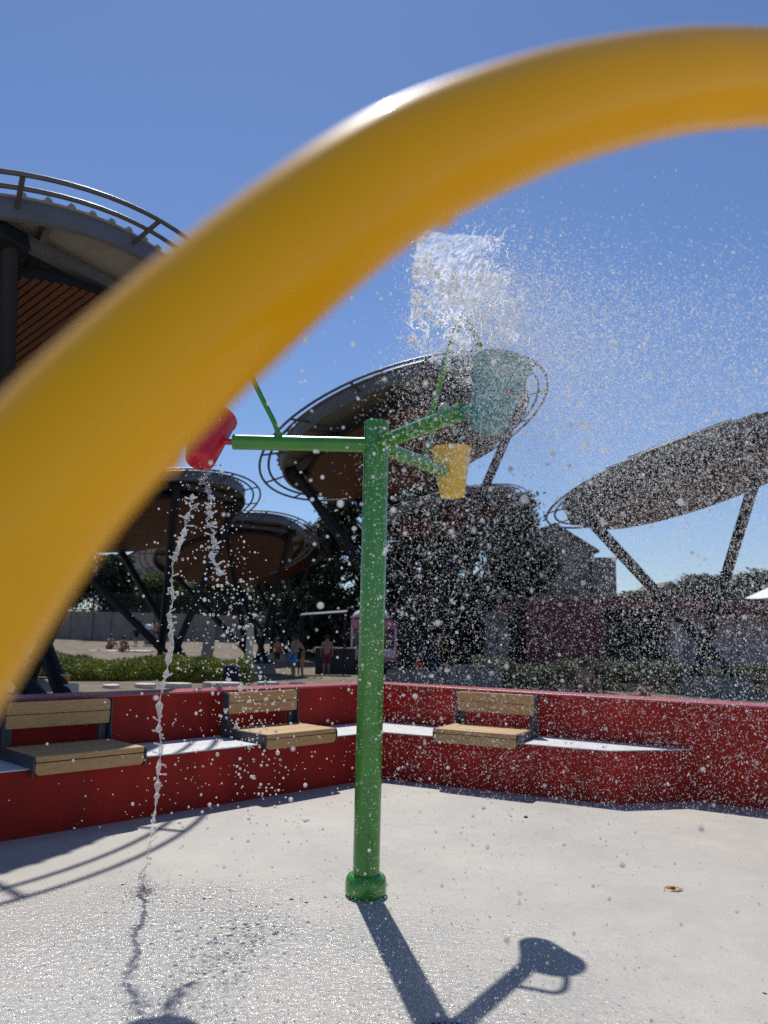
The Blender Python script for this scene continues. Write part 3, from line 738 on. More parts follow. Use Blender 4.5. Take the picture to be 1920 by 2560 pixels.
# ------------------------------------------------------------------ pink ice cream van and stall
vn = thing('ice_cream_van', 'pink ice cream van facing the pool, mostly behind the green pole', 'van', (-.30, 31.0, gz(31)))
VB = lambda name, c, s, m, par=vn, bevel=.04: MB().box(c, s).build(name, m, par, bevel=bevel)
VB('body', (0, 2.3, 1.22), (1.84, 4.4, 1.96), M['pink'], bevel=.10)
VB('bumper', (0, -.08, .34), (1.80, .2, .30), M['dark'], bevel=.05)
VB('hood', (0, -.02, .78), (1.78, .22, .34), M['pale_pink'], bevel=.07)
VB('grille', (0, -.04, .56), (1.70, .18, .18), M['pink'], bevel=.04)
for s in (-1, 1):
    w = VB('windscreen', (s * .42, .06, 1.38), (.78, .06, .72), M['glass'], bevel=.03)
    MB().box((s * .42, .035, 1.05), (.5, .015, .03)).build('wiper', M['dark'], w)
    VB('pillar', (s * .865, .05, 1.38), (.09, .12, .80), M['pale_pink'], bevel=.02)
    hl = MB().lathe([(0, -.02), (.09, -.02), (.10, .02), (.10, .06)], 20, Matrix.Translation((s * .66, -.14, .78)) @ Matrix.Rotation(R(90), 4, 'X')).build('headlight', M['white'], vn)
    VB('mirror', (s * 1.02, .05, 1.45), (.14, .06, .28), M['dark'], bevel=.02)
    fr = MB().lathe([(0, .30), (.18, .29), (.33, .21), (.42, .07), (.43, 0)], 24, Matrix.Translation((s * .46, .15, 2.19))).build('roof_dome', M['white_gloss'], vn, smooth=60)
    for yw in (.75, 3.6):
        m_ = Matrix.Translation((s * .84, yw, .33)) @ Matrix.Rotation(R(90), 4, 'Y')
        wl = MB().lathe([(.20, -.11), (.30, -.11), (.335, -.07), (.335, .07), (.30, .11), (.20, .11)], 28, m_, closed=True).build('wheel', M['tyre'], vn)
        MB().lathe([(0, -.06), (.2, -.06), (.21, .06), (0, .06)], 20, m_).build('rim', M['chrome'], wl)
VB('sign_board', (0, .10, 1.98), (1.80, .10, .30), M['pink'], bevel=.03)
VB('serving_hatch', (-.93, 2.3, 1.5), (.05, 1.6, .8), M['dark'], bevel=.02)

aw = thing('stall_awning', 'pale sloping awning on thin poles beside the van', 'awning', (-2.52, 29.4, gz(29)))
mb = MB(); mb.add([(-.55, -.6, 2.12), (1.2, -.6, 2.28), (1.2, .7, 2.38), (-.55, .7, 2.22), (-.55, -.6, 2.16), (1.2, -.6, 2.32), (1.2, .7, 2.42), (-.55, .7, 2.26)],
                  [(3, 2, 1, 0), (4, 5, 6, 7), (0, 1, 5, 4), (1, 2, 6, 5), (2, 3, 7, 6), (3, 0, 4, 7)])
mb.build('roof', M['fascia'], aw, smooth=0)
for px_, py_, h_ in ((-.5, -.5, 2.13), (1.15, -.5, 2.29), (-.5, .65, 2.21), (1.15, .65, 2.37)):
    MB().tube([(px_, py_, 0), (px_, py_, h_)], .03, 8).build('pole', M['steel'], aw)
ct = thing('stall_counter', 'dark stall counter under the pale awning', 'counter', (-1.75, 30.2, gz(30)))
MB().box((0, 0, .47), (1.5, .6, .94)).build('base', M['dark'], ct, bevel=.02); MB().box((0, -.03, .965), (1.62, .7, .05)).build('top', M['fascia'], ct, bevel=.01)
# ------------------------------------------------------------------ chairs, table, bin, bits
def plastic_chair():
    r_ = thing('plastic_chair', 'x', 'chair')
    MB().box((0, 0, .44), (.46, .44, .04)).build('seat', M['red_plastic'], r_, bevel=.015)
    mb = MB(); mb.prism(rrect(.44, .40, .08, (0, 0, 1, 1)), -.015, .015, Matrix.Translation((0, .22, .66)) @ Matrix.Rotation(R(80), 4, 'X')); mb.build('backrest', M['red_plastic'], r_, bevel=.01)
    for sx in (-1, 1):
        for sy in (-1, 1): MB().tube([(sx * .19, sy * .18, .43), (sx * .23, sy * .22, 0)], .018, 8).build('leg', M['chrome'], r_)
        MB().tube([(sx * .24, .2, .62), (sx * .25, -.15, .64), (sx * .24, -.2, .44)], .016, 8).build('armrest', M['red_plastic'], r_)
    return r_
ch0 = plastic_chair()
for i, (x, y, a, lab) in enumerate(((.80, 24.2, 200, 'red plastic chair nearest the green pole'), (1.38, 24.4, 175, 'red plastic chair with its back towards the pool, middle of three'), (1.62, 22.3, 95, 'red plastic chair turned sideways in the spray'))):
    o = ch0 if i == 0 else copy_tree(ch0)
    o.location = (x, y, gz(y)); o.rotation_euler = (0, 0, R(a)); tag(o, lab, 'chair', 'red plastic chairs round a cafe table')
tb = thing('cafe_table', 'small round dark table among the red chairs', 'table', (1.15, 23.5, gz(23.5)))
MB().lathe([(0, .70), (.38, .70), (.40, .715), (.38, .73), (0, .73)], 28).build('tabletop', M['dark'], tb); MB().tube([(0, 0, .02), (0, 0, .7)], .03, 10).build('stem', M['steel'], tb); MB().lathe([(.25, 0), (.25, .02), (.05, .04)], 20).build('foot', M['steel'], tb)
bn = thing('litter_bin', 'grey litter bin with a white domed lid on the sand', 'bin', (-15.0, 50.3, gz(50.3)))
MB().lathe([(.24, 0), (.28, .95), (.28, 1.0)], 20).build('drum', M['wall_panel'], bn); MB().lathe([(.30, 1.0), (.30, 1.08), (.22, 1.26), (0, 1.32)], 20).build('lid', M['white'], bn)
bo = thing('concrete_bollard', 'slim pale concrete post standing beside the hedge end', 'bollard', (-4.04, 24, gz(24)))
MB().lathe([(.11, -.1), (.105, 1.62), (.09, 1.68), (0, 1.70)], 16).build('shaft', M['slab'], bo)
kb = thing('kite_board', 'pale pointed board leaning beside the crossed canopy legs', 'board', (-7.5, 33.5, gz(33.5)))
mb = MB(); mb.prism([(-.22, 0), (.22, 0), (.26, .8), (.2, 1.6), (.05, 1.95), (-.06, 1.95), (-.2, 1.6), (-.26, .8)], -.03, .03, Matrix.Rotation(R(4), 4, 'Y') @ Matrix.Rotation(R(80), 4, 'X')); mb.build('deck', M['wall_panel'], kb, bevel=.01)
bgk = thing('backpack', 'navy blue backpack lying behind the red wall', 'backpack', (-2.66, 14.0, gz(14)))
mb = MB(); mb.prism(rrect(.26, .36, .09, (1, 1, 1, 1)), -.1, .1, Matrix.Translation((0, 0, .17)) @ Matrix.Rotation(R(84), 4, 'X')); mb.build('sack', M['navy'], bgk, bevel=.05)
MB().tube([(-.07, -.12, .08), (-.08, -.17, .2), (-.06, -.11, .32)], .015, 8).build('strap', M['black_cloth'], bgk)
ob_ = thing('orange_bucket', 'small orange bucket with a pale rim on a white stone', 'bucket', (-3.95, 9.85, .74))
MB().lathe([(0, 0), (.052, 0), (.068, .085)], 24).build('pail', M['orange'], ob_); MB().lathe([(.066, .084), (.072, .088), (.070, .104), (.058, .104), (.058, .09)], 24).build('rim', M['slab'], ob_)
def flagstone(x, y, w, d, lab, rot=0, z=None, h=.06):
    z = gz(y) if z is None else z
    k = 9; pts = [(w / 2 * (1 + random.uniform(-.14, .1)) * math.cos(2 * math.pi * i / k), d / 2 * (1 + random.uniform(-.14, .1)) * math.sin(2 * math.pi * i / k)) for i in range(k)]
    o = MB().prism(pts, -.03, h).build('flagstone', M['slab'], None, smooth=0, bevel=.012)
    o.location = (x, y, z); o.rotation_euler = (0, 0, rot); tag(o, lab, 'stone', 'pale flat stones behind the red wall')
flagstone(-3.92, 9.85, .30, .3, 'white stone carrying the orange bucket', h=.14)
flagstone(-3.85, 11.3, .24, .3, 'small pale flat stone left of the stacked slabs'); flagstone(-3.5, 11.75, .34, .3, 'pale flat slab in front of the bright hedge'); flagstone(-3.12, 12.1, .46, .3, 'long pale slab nearest the hedge footing')
flagstone(-2.52, 12.6, .62, .35, 'pale slab beside the navy backpack'); flagstone(-1.85, 13.0, .40, .3, 'pale slab between backpack and bathers')
flagstone(-1.42, 13.4, .30, .3, 'pale slab in front of the bathers'); flagstone(1.85, 12.2, .35, .4, 'small pale stone above the spray bench'); flagstone(2.12, 11.9, .32, .35, 'smaller pale stone above the spray bench, towards the hedge')
bk = thing('concrete_block', 'grey concrete block in spray behind the third bench', 'block', (1.9, 15.2, gz(15.2)))
MB().box((0, 0, .18), (.78, .6, .5)).build('block', M['footing'], bk, bevel=.03); MB().box((0, 0, .445), (.84, .66, .03)).build('cap', M['footing'], bk, bevel=.01)
def towel(x, y, w, d, rot, lab, m):
    me = MB(); k = 8
    me.add([(w * (i / k - .5), d * (j / k - .5), .02 + .025 * math.sin(i * 1.7 + j) * math.sin(j * 1.3)) for i in range(k + 1) for j in range(k + 1)],
           [(i * (k + 1) + j, (i + 1) * (k + 1) + j, (i + 1) * (k + 1) + j + 1, i * (k + 1) + j + 1) for i in range(k) for j in range(k)])
    o = me.build('beach_towel', m, None, smooth=60); s = o.modifiers.new('solid', 'SOLIDIFY'); s.thickness = .012
    o.location = (x, y, gz(y) + .02); o.rotation_euler = (0, 0, rot); tag(o, lab, 'towel', 'towels on the sand')
towel(-15.6, 45.0, 2.0, 1.3, .1, 'white towel spread beside the seated bathers', M['white']); towel(-13.9, 45.2, 1.5, 1.1, -.1, 'pale blue towel beyond the white towel', M['towel'])

# ------------------------------------------------------------------ people
def skin_mesh(name, joints, edges, radii, m, parent, root, sub=2):
    names = list(joints); me = bpy.data.meshes.new(name)
    me.from_pydata([joints[k] for k in names], [(names.index(a), names.index(b)) for a, b in edges], []); me.update()
    ob = bpy.data.objects.new(name, me); COL.objects.link(ob); ob.parent = parent
    md = ob.modifiers.new('skin', 'SKIN'); md.use_smooth_shade = True
    if not me.skin_vertices: me.attributes  # layer is made by the modifier
    lay = me.skin_vertices[0].data if me.skin_vertices else None
    if lay is None:
        return ob
    for i, k in enumerate(names):
        r = radii[k]; lay[i].radius = r if isinstance(r, tuple) else (r, r); lay[i].use_root = (k == root)
    s = ob.modifiers.new('sub', 'SUBSURF'); s.levels = sub; s.render_levels = sub
    me.materials.append(m); return ob

RAD = dict(pel=(.15, .12), bel=(.14, .105), che=(.165, .12), nec=.058, hd=.085, hd2=.10, hd3=.06, shL=.068, shR=.068, elL=.046, elR=.046, wrL=.032, wrR=.032, haL=.038, haR=.038,
           hiL=.098, hiR=.098, knL=.064, knR=.064, anL=.042, anR=.042, toL=.038, toR=.038)
EDG = [('pel', 'bel'), ('bel', 'che'), ('che', 'nec'), ('nec', 'hd'), ('hd', 'hd2'), ('hd2', 'hd3'), ('che', 'shL'), ('shL', 'elL'), ('elL', 'wrL'), ('wrL', 'haL'), ('che', 'shR'), ('shR', 'elR'), ('elR', 'wrR'), ('wrR', 'haR'),
       ('pel', 'hiL'), ('hiL', 'knL'), ('knL', 'anL'), ('anL', 'toL'), ('pel', 'hiR'), ('hiR', 'knR'), ('knR', 'anR'), ('anR', 'toR')]
def stand_pose():
    return dict(pel=(0, 0, .95), bel=(0, 0, 1.08), che=(0, 0, 1.33), nec=(0, 0, 1.50), hd=(0, -.02, 1.57), hd2=(0, -.03, 1.66), hd3=(0, -.01, 1.74), shL=(-.19, 0, 1.42), elL=(-.24, .02, 1.13), wrL=(-.25, -.06, .90), haL=(-.25, -.08, .80),
                shR=(.19, 0, 1.42), elR=(.24, .02, 1.13), wrR=(.25, -.06, .90), haR=(.25, -.08, .80), hiL=(-.09, 0, .88), knL=(-.10, -.02, .48), anL=(-.11, .02, .08), toL=(-.12, -.14, .035), hiR=(.09, 0, .88), knR=(.10, -.02, .48), anR=(.11, .02, .08), toR=(.12, -.14, .035))
def sit_pose():
    return dict(pel=(0, 0, .13), bel=(0, .02, .26), che=(0, -.03, .50), nec=(0, -.06, .66), hd=(0, -.09, .73), hd2=(0, -.11, .82), hd3=(0, -.09, .90), shL=(-.19, -.03, .58), elL=(-.25, -.18, .38), wrL=(-.16, -.36, .40), haL=(-.10, -.42, .42),
                shR=(.19, -.03, .58), elR=(.25, -.18, .38), wrR=(.16, -.36, .40), haR=(.10, -.42, .42), hiL=(-.10, -.05, .12), knL=(-.16, -.40, .46), anL=(-.13, -.58, .08), toL=(-.13, -.74, .04), hiR=(.10, -.05, .12), knR=(.16, -.40, .46), anR=(.13, -.58, .08), toR=(.13, -.74, .04))
def scaled(d, s): return {k: tuple(c * s for c in v) for k, v in d.items()}
def person(label, x, y, rz, pose, s=1.0, top=None, bottom=None, hair='hair', hat=None, z=None):
    root = thing('person', label, 'person', (x, y, gz(y) if z is None else z), rz, 'bathers behind the red wall')
    J = scaled(pose, s); rad = {k: (tuple(c * s for c in v) if isinstance(v, tuple) else v * s) for k, v in RAD.items()}
    skin_mesh('body', J, EDG, rad, M['skin'], root, 'pel')
    def wear(name, keys, m, f):
        jj = {k: J[k] for k in keys}; ee = [e for e in EDG if e[0] in jj and e[1] in jj]
        skin_mesh(name, jj, ee, {k: (tuple(c * f for c in rad[k]) if isinstance(rad[k], tuple) else rad[k] * f) for k in keys}, m, root, keys[0])
    if top:
        wear('shirt', ['che', 'bel', 'pel', 'shL', 'shR', 'elL', 'elR'] if top[1] == 'tee' else ['che', 'bel', 'pel'], M[top[0]], 1.14)
    if bottom:
        wear('shorts', ['pel', 'hiL', 'hiR', 'knL', 'knR'] if bottom[1] == 'long' else ['pel', 'hiL', 'hiR'], M[bottom[0]], 1.16)
    h = Vector(J['hd2']); 
    MB().lathe([(0, .115 * s), (.06 * s, .105 * s), (.105 * s, .05 * s), (.118 * s, -.03 * s), (.108 * s, -.09 * s), (.07 * s, -.10 * s)], 18, Matrix.Translation(h + Vector((0, .028 * s, .028 * s)))).build('hair', M[hair], root, smooth=60)
    for sx in (-1, 1):
        MB().lathe([(0, .008 * s), (.010 * s, 0), (0, -.008 * s)], 8, Matrix.Translation(h + Vector((sx * .034 * s, -.092 * s, .0)))).build('eye', M['dark'], root)
    MB().tube([h + Vector((0, -.09, .0)) * s, h + Vector((0, -.118, -.03)) * s, h + Vector((0, -.095, -.04)) * s], [.010 * s, .016 * s, .010 * s], 8).build('nose', M['skin'], root)
    if hat: MB().lathe([(0, .13 * s), (.09 * s, .115 * s), (.12 * s, .05 * s), (.125 * s, .0), (.19 * s, -.01 * s), (.19 * s, .0)], 20, Matrix.Translation(h + Vector((0, .01, .02)))).build('hat', M[hat], root, smooth=60)
    return root
st = stand_pose()
lean = dict(st); lean.update(che=(0, -.14, 1.26), nec=(0, -.22, 1.42), hd=(0, -.26, 1.48), hd2=(0, -.30, 1.56), hd3=(0, -.29, 1.64), shL=(-.19, -.14, 1.34), shR=(.19, -.14, 1.34), elL=(-.24, -.28, 1.10), elR=(.24, -.28, 1.10), wrL=(-.18, -.42, .95), wrR=(.18, -.42, .95), haL=(-.15, -.48, .90), haR=(.15, -.48, .90))
hip = dict(st); hip.update(elL=(-.36, .06, 1.18), wrL=(-.20, -.06, 1.02), haL=(-.16, -.08, 1.0), elR=(.36, .06, 1.18), wrR=(.20, -.06, 1.02), haR=(.16, -.08, 1.0), anL=(-.16, .02, .08), toL=(-.18, -.14, .035), knL=(-.13, -.02, .48), anR=(.18, .02, .08), toR=(.20, -.14, .035), knR=(.14, -.02, .48))
person('person in a bright blue top bending forward on the sand', -15.7, 50, R(70), lean, .95, ('blue_cloth', 'tee'), ('black_cloth', 'long'))
person('person standing on the sand in dark red top and black shorts, hands on hips', -14.3, 50, R(10), hip, .93, ('red_cloth', 'tank'), ('black_cloth', 'short'))
person('person sitting on the sand in dark red, legs drawn up', -16.1, 46.4, R(60), sit_pose(), .92, ('red_cloth', 'tank'), ('red_cloth', 'short'))
person('person sitting on the white towel in a brown print top', -14.7, 44.6, R(40), sit_pose(), .95, ('print_cloth', 'tee'), ('print_cloth', 'short'))
person('person in a black swimsuit standing nearest the van, seen side on', -2.60, 26, R(-80), lean, .84, ('black_cloth', 'tank'), ('black_cloth', 'short'))
person('person with a light blue towel wrap beside the black swimsuit', -2.98, 26.8, R(-60), st, .80, ('blue_cloth', 'tank'), ('blue_cloth', 'long'))
person('bare shouldered person in dark shorts at the stall counter', -1.98, 28.6, R(180), st, .82, None, ('red_cloth', 'long'))
person('person in a red top under the far canopies', -4.5, 34, R(20), st, .72, ('red_plastic', 'tank'), ('black_cloth', 'long'))
person('child crouching in the grass before the dark hedge, dark hair', 2.95, 11.4, R(15), sit_pose(), .60, ('red_cloth', 'tank'), ('red_cloth', 'short'))
person('child lying low behind the coping, only head and shoulder showing', 3.42, 10.2, R(-20), sit_pose(), .34, None, ('red_cloth', 'short'), z=.60)
person('small child in a teal top behind the first canopy leg', -5.75, 13.0, R(0), sit_pose(), .62, ('teal_cloth', 'tee'), ('red_cloth', 'short'), hat='teal_cloth', z=.42)

# ------------------------------------------------------------------ things on the pad
dg = thing('floor_drain', 'slotted steel drain grate set flush in the concrete', 'drain', (.27, 2.97, 0), .15)
MB().lathe([(.145, .0), (.145, .007), (.12, .007), (.12, .0)], 40, closed=True).build('rim', M['chrome'], dg)
MB().lathe([(.0, .0012), (.12, .0012), (.12, .002), (0, .002)], 32, closed=True).build('sump', M['dark'], dg, smooth=0)
for i in range(11):
    x = -.11 + i * .022; hl = math.sqrt(.118 ** 2 - x * x)
    MB().box((x, 0, .0042), (.010, 2 * hl, .004)).build('bar', M['chrome'], dg)
nz = thing('ground_nozzle', 'small brass water nozzle set flush in the pad', 'nozzle', (1.705, 4.70, 0))
MB().lathe([(.046, .0), (.050, .003), (.045, .006), (.034, .007), (.028, .005), (.0, .006)], 32).build('ring', M['brass'], nz, smooth=40)
MB().lathe([(.012, .006), (.012, .016), (.006, .018), (0, .018)], 16).build('jet_tip', M['brass'], nz)
nz2 = thing('pad_stain', 'tiny dark stain on the concrete near the far wall', 'bolt', (1.18, 6.42, 0))
MB().lathe([(.018, 0), (.018, .006), (.012, .012), (0, .013)], 12).build('head', M['dark'], nz2)  # stain on the concrete, built as a low dark stud

# ------------------------------------------------------------------ water
t_ = (1 + 5 ** .5) / 2
ICO_V = np.array([(-1, t_, 0), (1, t_, 0), (-1, -t_, 0), (1, -t_, 0), (0, -1, t_), (0, 1, t_), (0, -1, -t_), (0, 1, -t_), (t_, 0, -1), (t_, 0, 1), (-t_, 0, -1), (-t_, 0, 1)]); ICO_V /= np.linalg.norm(ICO_V[0])
ICO_F = np.array([(0, 11, 5), (0, 5, 1), (0, 1, 7), (0, 7, 10), (0, 10, 11), (1, 5, 9), (5, 11, 4), (11, 10, 2), (10, 7, 6), (7, 1, 8), (3, 9, 4), (3, 4, 2), (3, 2, 6), (3, 6, 8), (3, 8, 9), (4, 9, 5), (2, 4, 11), (6, 2, 10), (8, 6, 7), (9, 8, 1)])
def subdiv(v, f):
    v = [tuple(p) for p in v]; cache = {}; nf = []
    def mid(a, b):
        k = (min(a, b), max(a, b))
        if k not in cache:
            p = (np.array(v[a]) + np.array(v[b])) / 2; p /= np.linalg.norm(p); v.append(tuple(p)); cache[k] = len(v) - 1
        return cache[k]
    for a, b, c in f:
        ab, bc, ca = mid(a, b), mid(b, c), mid(c, a); nf += [(a, ab, ca), (b, bc, ab), (c, ca, bc), (ab, bc, ca)]
    return np.array(v), np.array(nf)
ICO2 = subdiv(ICO_V, ICO_F)
OCT = (np.array([(1, 0, 0), (-1, 0, 0), (0, 1, 0), (0, -1, 0), (0, 0, 1), (0, 0, -1)], float), np.array([(0, 2, 4), (2, 1, 4), (1, 3, 4), (3, 0, 4), (2, 0, 5), (1, 2, 5), (3, 1, 5), (0, 3, 5)]))
def drops(name, P, rad, label, m='water', fine=False, stretch=None, base=None):
    bv, bf = base or (ICO2 if fine else (ICO_V, ICO_F))
    n = len(P); S = rad[:, None, None] * bv[None]
    if stretch is not None:        # elongated along the velocity
        d = stretch / np.linalg.norm(stretch, axis=1)[:, None]; k = RNG.uniform(.0, .9, n)
        S = S + (S @ d[:, :, None]) * d[:, None, :] * k[:, None, None]
    S = S * RNG.uniform(.85, 1.15, (n, 1, 3))
    v = (S + P[:, None, :]).reshape(-1, 3); f = (bf[None] + (np.arange(n) * len(bv))[:, None, None]).reshape(-1, 3)
    o = finish(name, fast_mesh(name, v, f), M[m], None, smooth=180)
    return tag(o, label, None, None, 'stuff')

G = 9.81
NZ = np.array(N0)
def fan(n, az, el, sp, t, drag=.35):
    """ballistic positions of droplets thrown from the arch nozzle away over the pad"""
    v = np.stack([np.sin(az) * np.cos(el) * sp, np.cos(az) * np.cos(el) * sp, np.sin(el) * sp], 1)
    tt = t[:, None]; k = (1 - np.exp(-drag * tt)) / drag
    p = NZ + v * k; p[:, 2] -= .5 * G * t * t
    vel = v * np.exp(-drag * tt); vel[:, 2] -= G * t
    return p, vel
# 1. fine spray carried over to the far side of the pad
n = 125000
az = R(-2.0) + np.abs(RNG.beta(1.2, 1.05, n)) * R(46)
el = R(32.5) + RNG.normal(size=n) * R(4)
sp = RNG.uniform(4.2, 6.2, n)
t = .33 + 1.07 * RNG.beta(1.0, 1.45, n)
p, vel = fan(n, az, el, sp, t)
p += RNG.normal(size=(n, 3)) * .07
ok = p[:, 2] > .02
p, vel = p[ok], vel[ok]; n = len(p)
rad = RNG.lognormal(math.log(.00100), .36, n)
drops('fine_spray', p, rad, 'dense fine spray of droplets drifting across the pad', 'foam', stretch=vel, base=OCT)
# the part of it thrown highest, still bunched together beside the sheet
n = 68000
q_ = RNG.beta(1.0, 2.2, n); az = R(7.5) + q_ * R(40); el = R(33.2) - q_ * R(5.5) + RNG.normal(size=n) * R(2.6); sp = RNG.uniform(7.4, 9.4, n); t = .25 + (.22 + .30 * np.clip(q_ * 2.2, 0, 1)) * RNG.beta(1.2, 1.5, n)
p, vel = fan(n, az, el, sp, t, 1.1); p += RNG.normal(size=(n, 3)) * .06
drops('high_spray', p, RNG.lognormal(math.log(.00122), .38, n), 'bright upper plume of spray blown away from the arch', 'foam', stretch=vel, base=OCT)
# 2. larger drops among it, some close to the lens
n = 2200
az = RNG.normal(size=n) * R(13) + R(10); el = np.clip(R(33) + RNG.normal(size=n) * R(7), 0, R(42)); sp = RNG.uniform(3.4, 6.0, n); t = RNG.uniform(.3, 1.3, n)
p, vel = fan(n, az, el, sp, t); p += RNG.normal(size=(n, 3)) * .12
ok = (p[:, 2] > .05) & (p[:, 1] > 1.2); p, vel = p[ok], vel[ok]
drops('water_drop', p, RNG.lognormal(math.log(.0030), .40, len(p)), 'larger round water drops falling in front of the wall', 'beads', fine=True)
# 3. drops shed by the red bucket, left of the pole
n = 900
z = RNG.uniform(0, 2.4, n); fall = (2.35 - z)
p = np.stack([-1.05 + RNG.normal(size=n) * (.06 + .17 * fall) + .10 * fall, 4.45 + RNG.normal(size=n) * (.05 + .12 * fall), z], 1)
drops('bucket_drip', p, RNG.lognormal(math.log(.0034), .42, n), 'clear round drops falling from the red bucket', 'beads', fine=True)
n = 420; z = 1.15 + RNG.normal(size=n) * .38
p = np.stack([-.86 + RNG.normal(size=n) * .10 - (z - 1.6) * .22, 4.42 + RNG.normal(size=n) * .08, z], 1)
p = p[(p[:, 2] > .3) & (p[:, 2] < 2.1)]
drops('bucket_drip', p, RNG.lognormal(math.log(.0046), .40, len(p)), 'cluster of bright drops below the red bucket', 'beads', fine=True)

# 4. twisting streams
def stream(name, path, r0, label, seed, lumps=1.0, side=True):
    rg = np.random.default_rng(seed); P = catmull([Vector(p) for p in path], 26); k = len(P); pts, rr = [], []
    ph = rg.uniform(0, 6, 6)
    def walk(a, w):
        z = np.convolve(rg.normal(size=k + 6 * w), np.hanning(2 * w + 1) / w, 'same')[3 * w:3 * w + k]; return a * z / (np.std(z) + 1e-9)
    wx, wy = walk(.009, 14) + walk(.004, 5), walk(.009, 14) + walk(.004, 5)
    lump = walk(.50, 2) + walk(.28, 6)
    for i, q in enumerate(P):
        wob, wob2 = wx[i], wy[i]
        pts.append(q + Vector((wob, wob2, 0)))
        rr.append(max(.003, r0 * (.62 + lumps * lump[i])))
    mb = MB().tube(pts, rr, 12)
    if side:
        for j in range(int(k / 5)):
            i = rg.integers(4, k - 4); d = Vector((rg.choice([-1, 1]) * rg.uniform(.3, 1), rg.uniform(-.5, .5), rg.uniform(-.2, .6))).normalized(); l = rg.uniform(.015, .05)
            mb.tube([pts[i], pts[i] + d * l * .5, pts[i] + d * l, pts[i] + d * (l + .008)], [r0 * .5, r0 * .32, r0 * .55, r0 * .15], 8)
    o = mb.build(name, M['stream'], None, smooth=170)
    return tag(o, label, 'water', 'water poured from the red bucket')
stream('water_stream', [(-1.258, 4.45, .004), (-1.262, 4.45, .12), (-1.235, 4.45, .38), (-1.227, 4.45, .69), (-1.225, 4.45, 1.0), (-1.215, 4.45, 1.35), (-1.21, 4.45, 1.6), (-1.199, 4.45, 1.81), (-1.16, 4.45, 2.04), (-1.135, 4.45, 2.2)], .0115,
       'long twisting rope of clear water reaching down to the pad', 3)
stream('water_stream', [(-.925, 4.42, 1.72), (-.975, 4.42, 1.83), (-1.005, 4.43, 1.95), (-1.028, 4.44, 2.06), (-1.02, 4.44, 2.16), (-1.05, 4.45, 2.27), (-1.058, 4.45, 2.345)], .0115,
       'short water stream running straight out of the red bucket', 9)

# 5. sheet of water fanning out of the arch nozzle
nu, nv = 90, 60
rg = np.random.default_rng(5)
U_, V_ = np.meshgrid(np.linspace(0, 1, nu), np.linspace(0, 1, nv), indexing='ij')
def ripple(u, v):
    return (np.sin(u * 13 + v * 7) * .5 + np.sin(u * 29 - v * 17 + 1) * .3 + np.sin(u * 47 + v * 31 + 2) * .2)
AZ = lambda v: R(1.2) + v * R(9.2)
EL = lambda v: R(33.5) + v * R(1.8)
TT = lambda u, v: .15 + .10 * v + u * (.22 + .07 * v)
SP = lambda v: 8.7 + .5 * v + .12 * np.sin(v * 9)
azg, elg = AZ(V_) + R(.5) * np.sin(U_ * 11 + V_ * 5) * V_ + R(.25) * np.sin(U_ * 27) * V_, EL(V_)
spg = SP(V_)
tg = TT(U_, V_)
pg, vg = fan(nu * nv, azg.ravel(), elg.ravel(), spg.ravel(), tg.ravel())
nrm = np.cross(vg, np.array([1., -.2, 0])); nrm /= np.linalg.norm(nrm, axis=1)[:, None]
amp = (.006 + .022 * U_.ravel())[:, None]
mid = pg + nrm * amp * ripple(U_, V_).ravel()[:, None]
hole = (rg.uniform(size=(nu, nv)) * .5 + .5 * (ripple(U_ * 1.3, V_ * 1.1) + 1) / 2)
vv = mid; fs = []
idx = np.arange(nu * nv).reshape(nu, nv)
for i in range(nu - 1):
    for j in range(nv - 1):
        u = i / nu
        v = j / nv
        if hole[i, j] < max((u - .42) * 1.4 + .25 * math.sin(v * 9 + 1), (v - .60) * 1.7 + .2 * math.sin(u * 8), (.06 - v) * 4): continue
        fs.append((idx[i, j], idx[i + 1, j], idx[i + 1, j + 1], idx[i, j + 1]))
sh = finish('water_sheet', fast_mesh('water_sheet', vv, np.array(fs)), M['film'], None, smooth=180)
tag(sh, 'rippling sheet of water fanning out under the yellow arch', None, None, 'stuff')
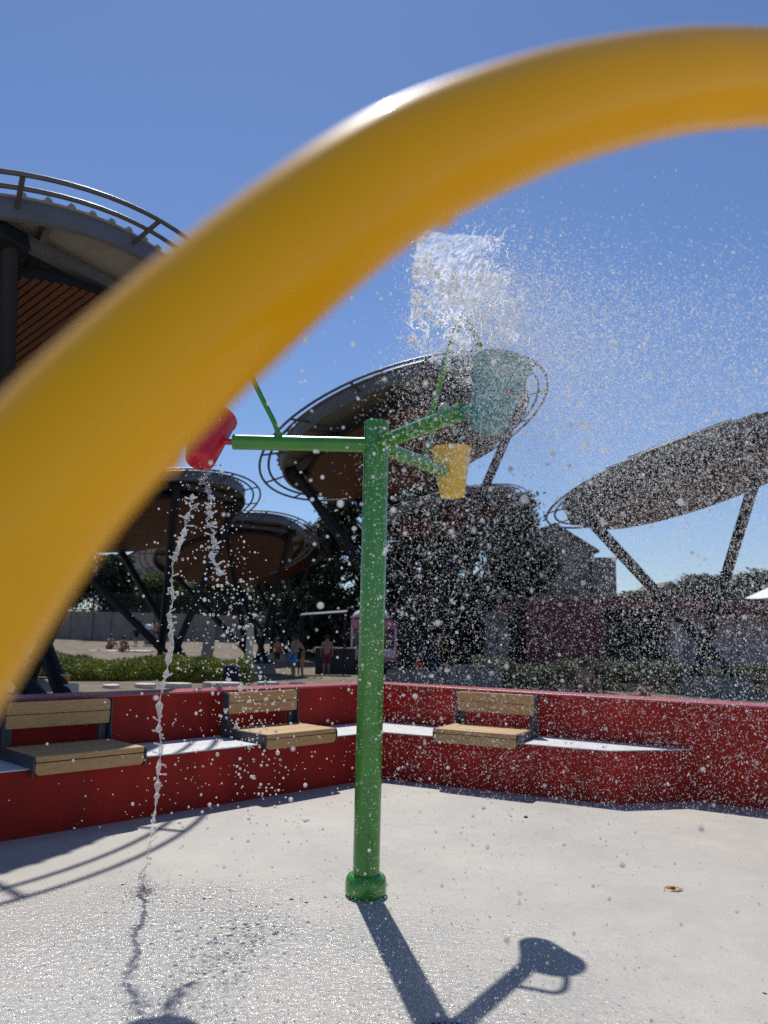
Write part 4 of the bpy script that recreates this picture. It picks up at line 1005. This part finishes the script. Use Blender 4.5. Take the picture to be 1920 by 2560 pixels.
# ropes and beads of water torn from the sheet
mb = MB()
for k in range(95):          # most run across the fan as curved wave fronts, some along the flow
    v0 = 1.25 * rg.beta(1.1, 1.5); u0 = rg.uniform(.05, 1.05) * (1 - .25 * max(0, v0 - .6)); across = rg.uniform() < .7; pts = []; rr = []
    du = rg.uniform(-.22, .02) if across else rg.uniform(.06, .2); dv = rg.uniform(.08, .28) if across else rg.normal() * .06
    cu, ph_ = rg.uniform(-.06, .06), rg.uniform(0, 6)
    for i in range(16):
        f = i / 15; u = u0 + du * f + cu * math.sin(math.pi * f) + .010 * math.sin(i * .8 + ph_); v = v0 + dv * (f - .5) + .010 * math.sin(i * .9 + ph_)
        q, _ = fan(1, np.array([AZ(v)]), np.array([EL(v)]), np.array([SP(v)]), np.array([TT(u, v)]))
        pts.append(Vector(q[0]) + Vector(rg.normal(size=3) * .0010)); rr.append((.0014 + .0016 * u) * rg.uniform(.35, 2.3) * (.25 + .65 * math.sin(math.pi * (.06 + .88 * f))) * (1.25 - .4 * v0))
    o_ = len(mb.v)
    for i in range(16):
        d_ = (pts[min(i + 1, 15)] - pts[max(i - 1, 0)]).normalized(); sd_ = d_.cross(Vector((0, -.5, .86))).normalized(); up_ = sd_.cross(d_)
        mb.v += [tuple(pts[i] - sd_ * rr[i] - up_ * rr[i] * .5), tuple(pts[i] - sd_ * rr[i] * .45 + up_ * rr[i] * .35), tuple(pts[i] + sd_ * rr[i] * .45 + up_ * rr[i] * .35), tuple(pts[i] + sd_ * rr[i] - up_ * rr[i] * .5)]
    for i in range(15):
        for j in range(3): mb.f.append((o_ + i * 4 + j, o_ + i * 4 + j + 1, o_ + i * 4 + j + 5, o_ + i * 4 + j + 4))
o = mb.build('water_ridge', M['ridge'], None, smooth=170); tag(o, 'bright ridges and torn edges of the water sheet', None, None, 'stuff')
n = 9000
vq = RNG.uniform(-.05, 1.1, n); uq = RNG.uniform(.5, 1.9, n)
p, vel = fan(n, AZ(vq), EL(vq) + RNG.normal(size=n) * R(2.5), SP(vq) + RNG.normal(size=n) * .35, TT(uq, vq))
p += RNG.normal(size=(n, 3)) * .045
drops('sheet_spray', p, RNG.lognormal(math.log(.0012), .4, n), 'bright beads breaking off the water sheet', 'foam', stretch=vel)

nc = 420; vc = 1.15 * RNG.beta(1.1, 1.3, nc); uc = RNG.uniform(.35, 1.25, nc); w = RNG.integers(0, nc, 9000)
p, vel = fan(9000, AZ(vc[w]) + RNG.normal(size=9000) * R(.16), EL(vc[w]) + RNG.normal(size=9000) * R(.2), SP(vc[w]) + RNG.normal(size=9000) * .07, TT(uc[w], vc[w]))
drops('sheet_spray', p, RNG.lognormal(math.log(.0019), .45, 9000), 'clots of bright beads where the water sheet tears', 'foam', stretch=vel)
# 6. splashing on the pad where the water lands
n = 30000
q = RNG.uniform(size=n); p = np.stack([RNG.normal(size=n) * 1.05 - .95, 2.15 + RNG.beta(1.2, 1.6, n) * 2.4, RNG.exponential(.018, n) + .001], 1)
p = p[(p[:, 0] < 1.0 - .25 * (p[:, 1] - 2)) & (p[:, 0] > -3.2)]
drops('splash', p, RNG.lognormal(math.log(.0021), .40, len(p)), 'glittering splash of droplets bouncing on the wet concrete', 'foam', base=OCT)
n = 420; a = RNG.uniform(0, 2 * math.pi, n); q = RNG.exponential(.055, n)
p = np.stack([-1.258 + q * np.cos(a), 4.45 + q * np.sin(a), .002 + RNG.exponential(.03, n) * np.exp(-q * 5)], 1)
drops('splash', p, RNG.lognormal(math.log(.0028), .4, n), 'small splash where the rope of water strikes the pad', 'beads', fine=True)
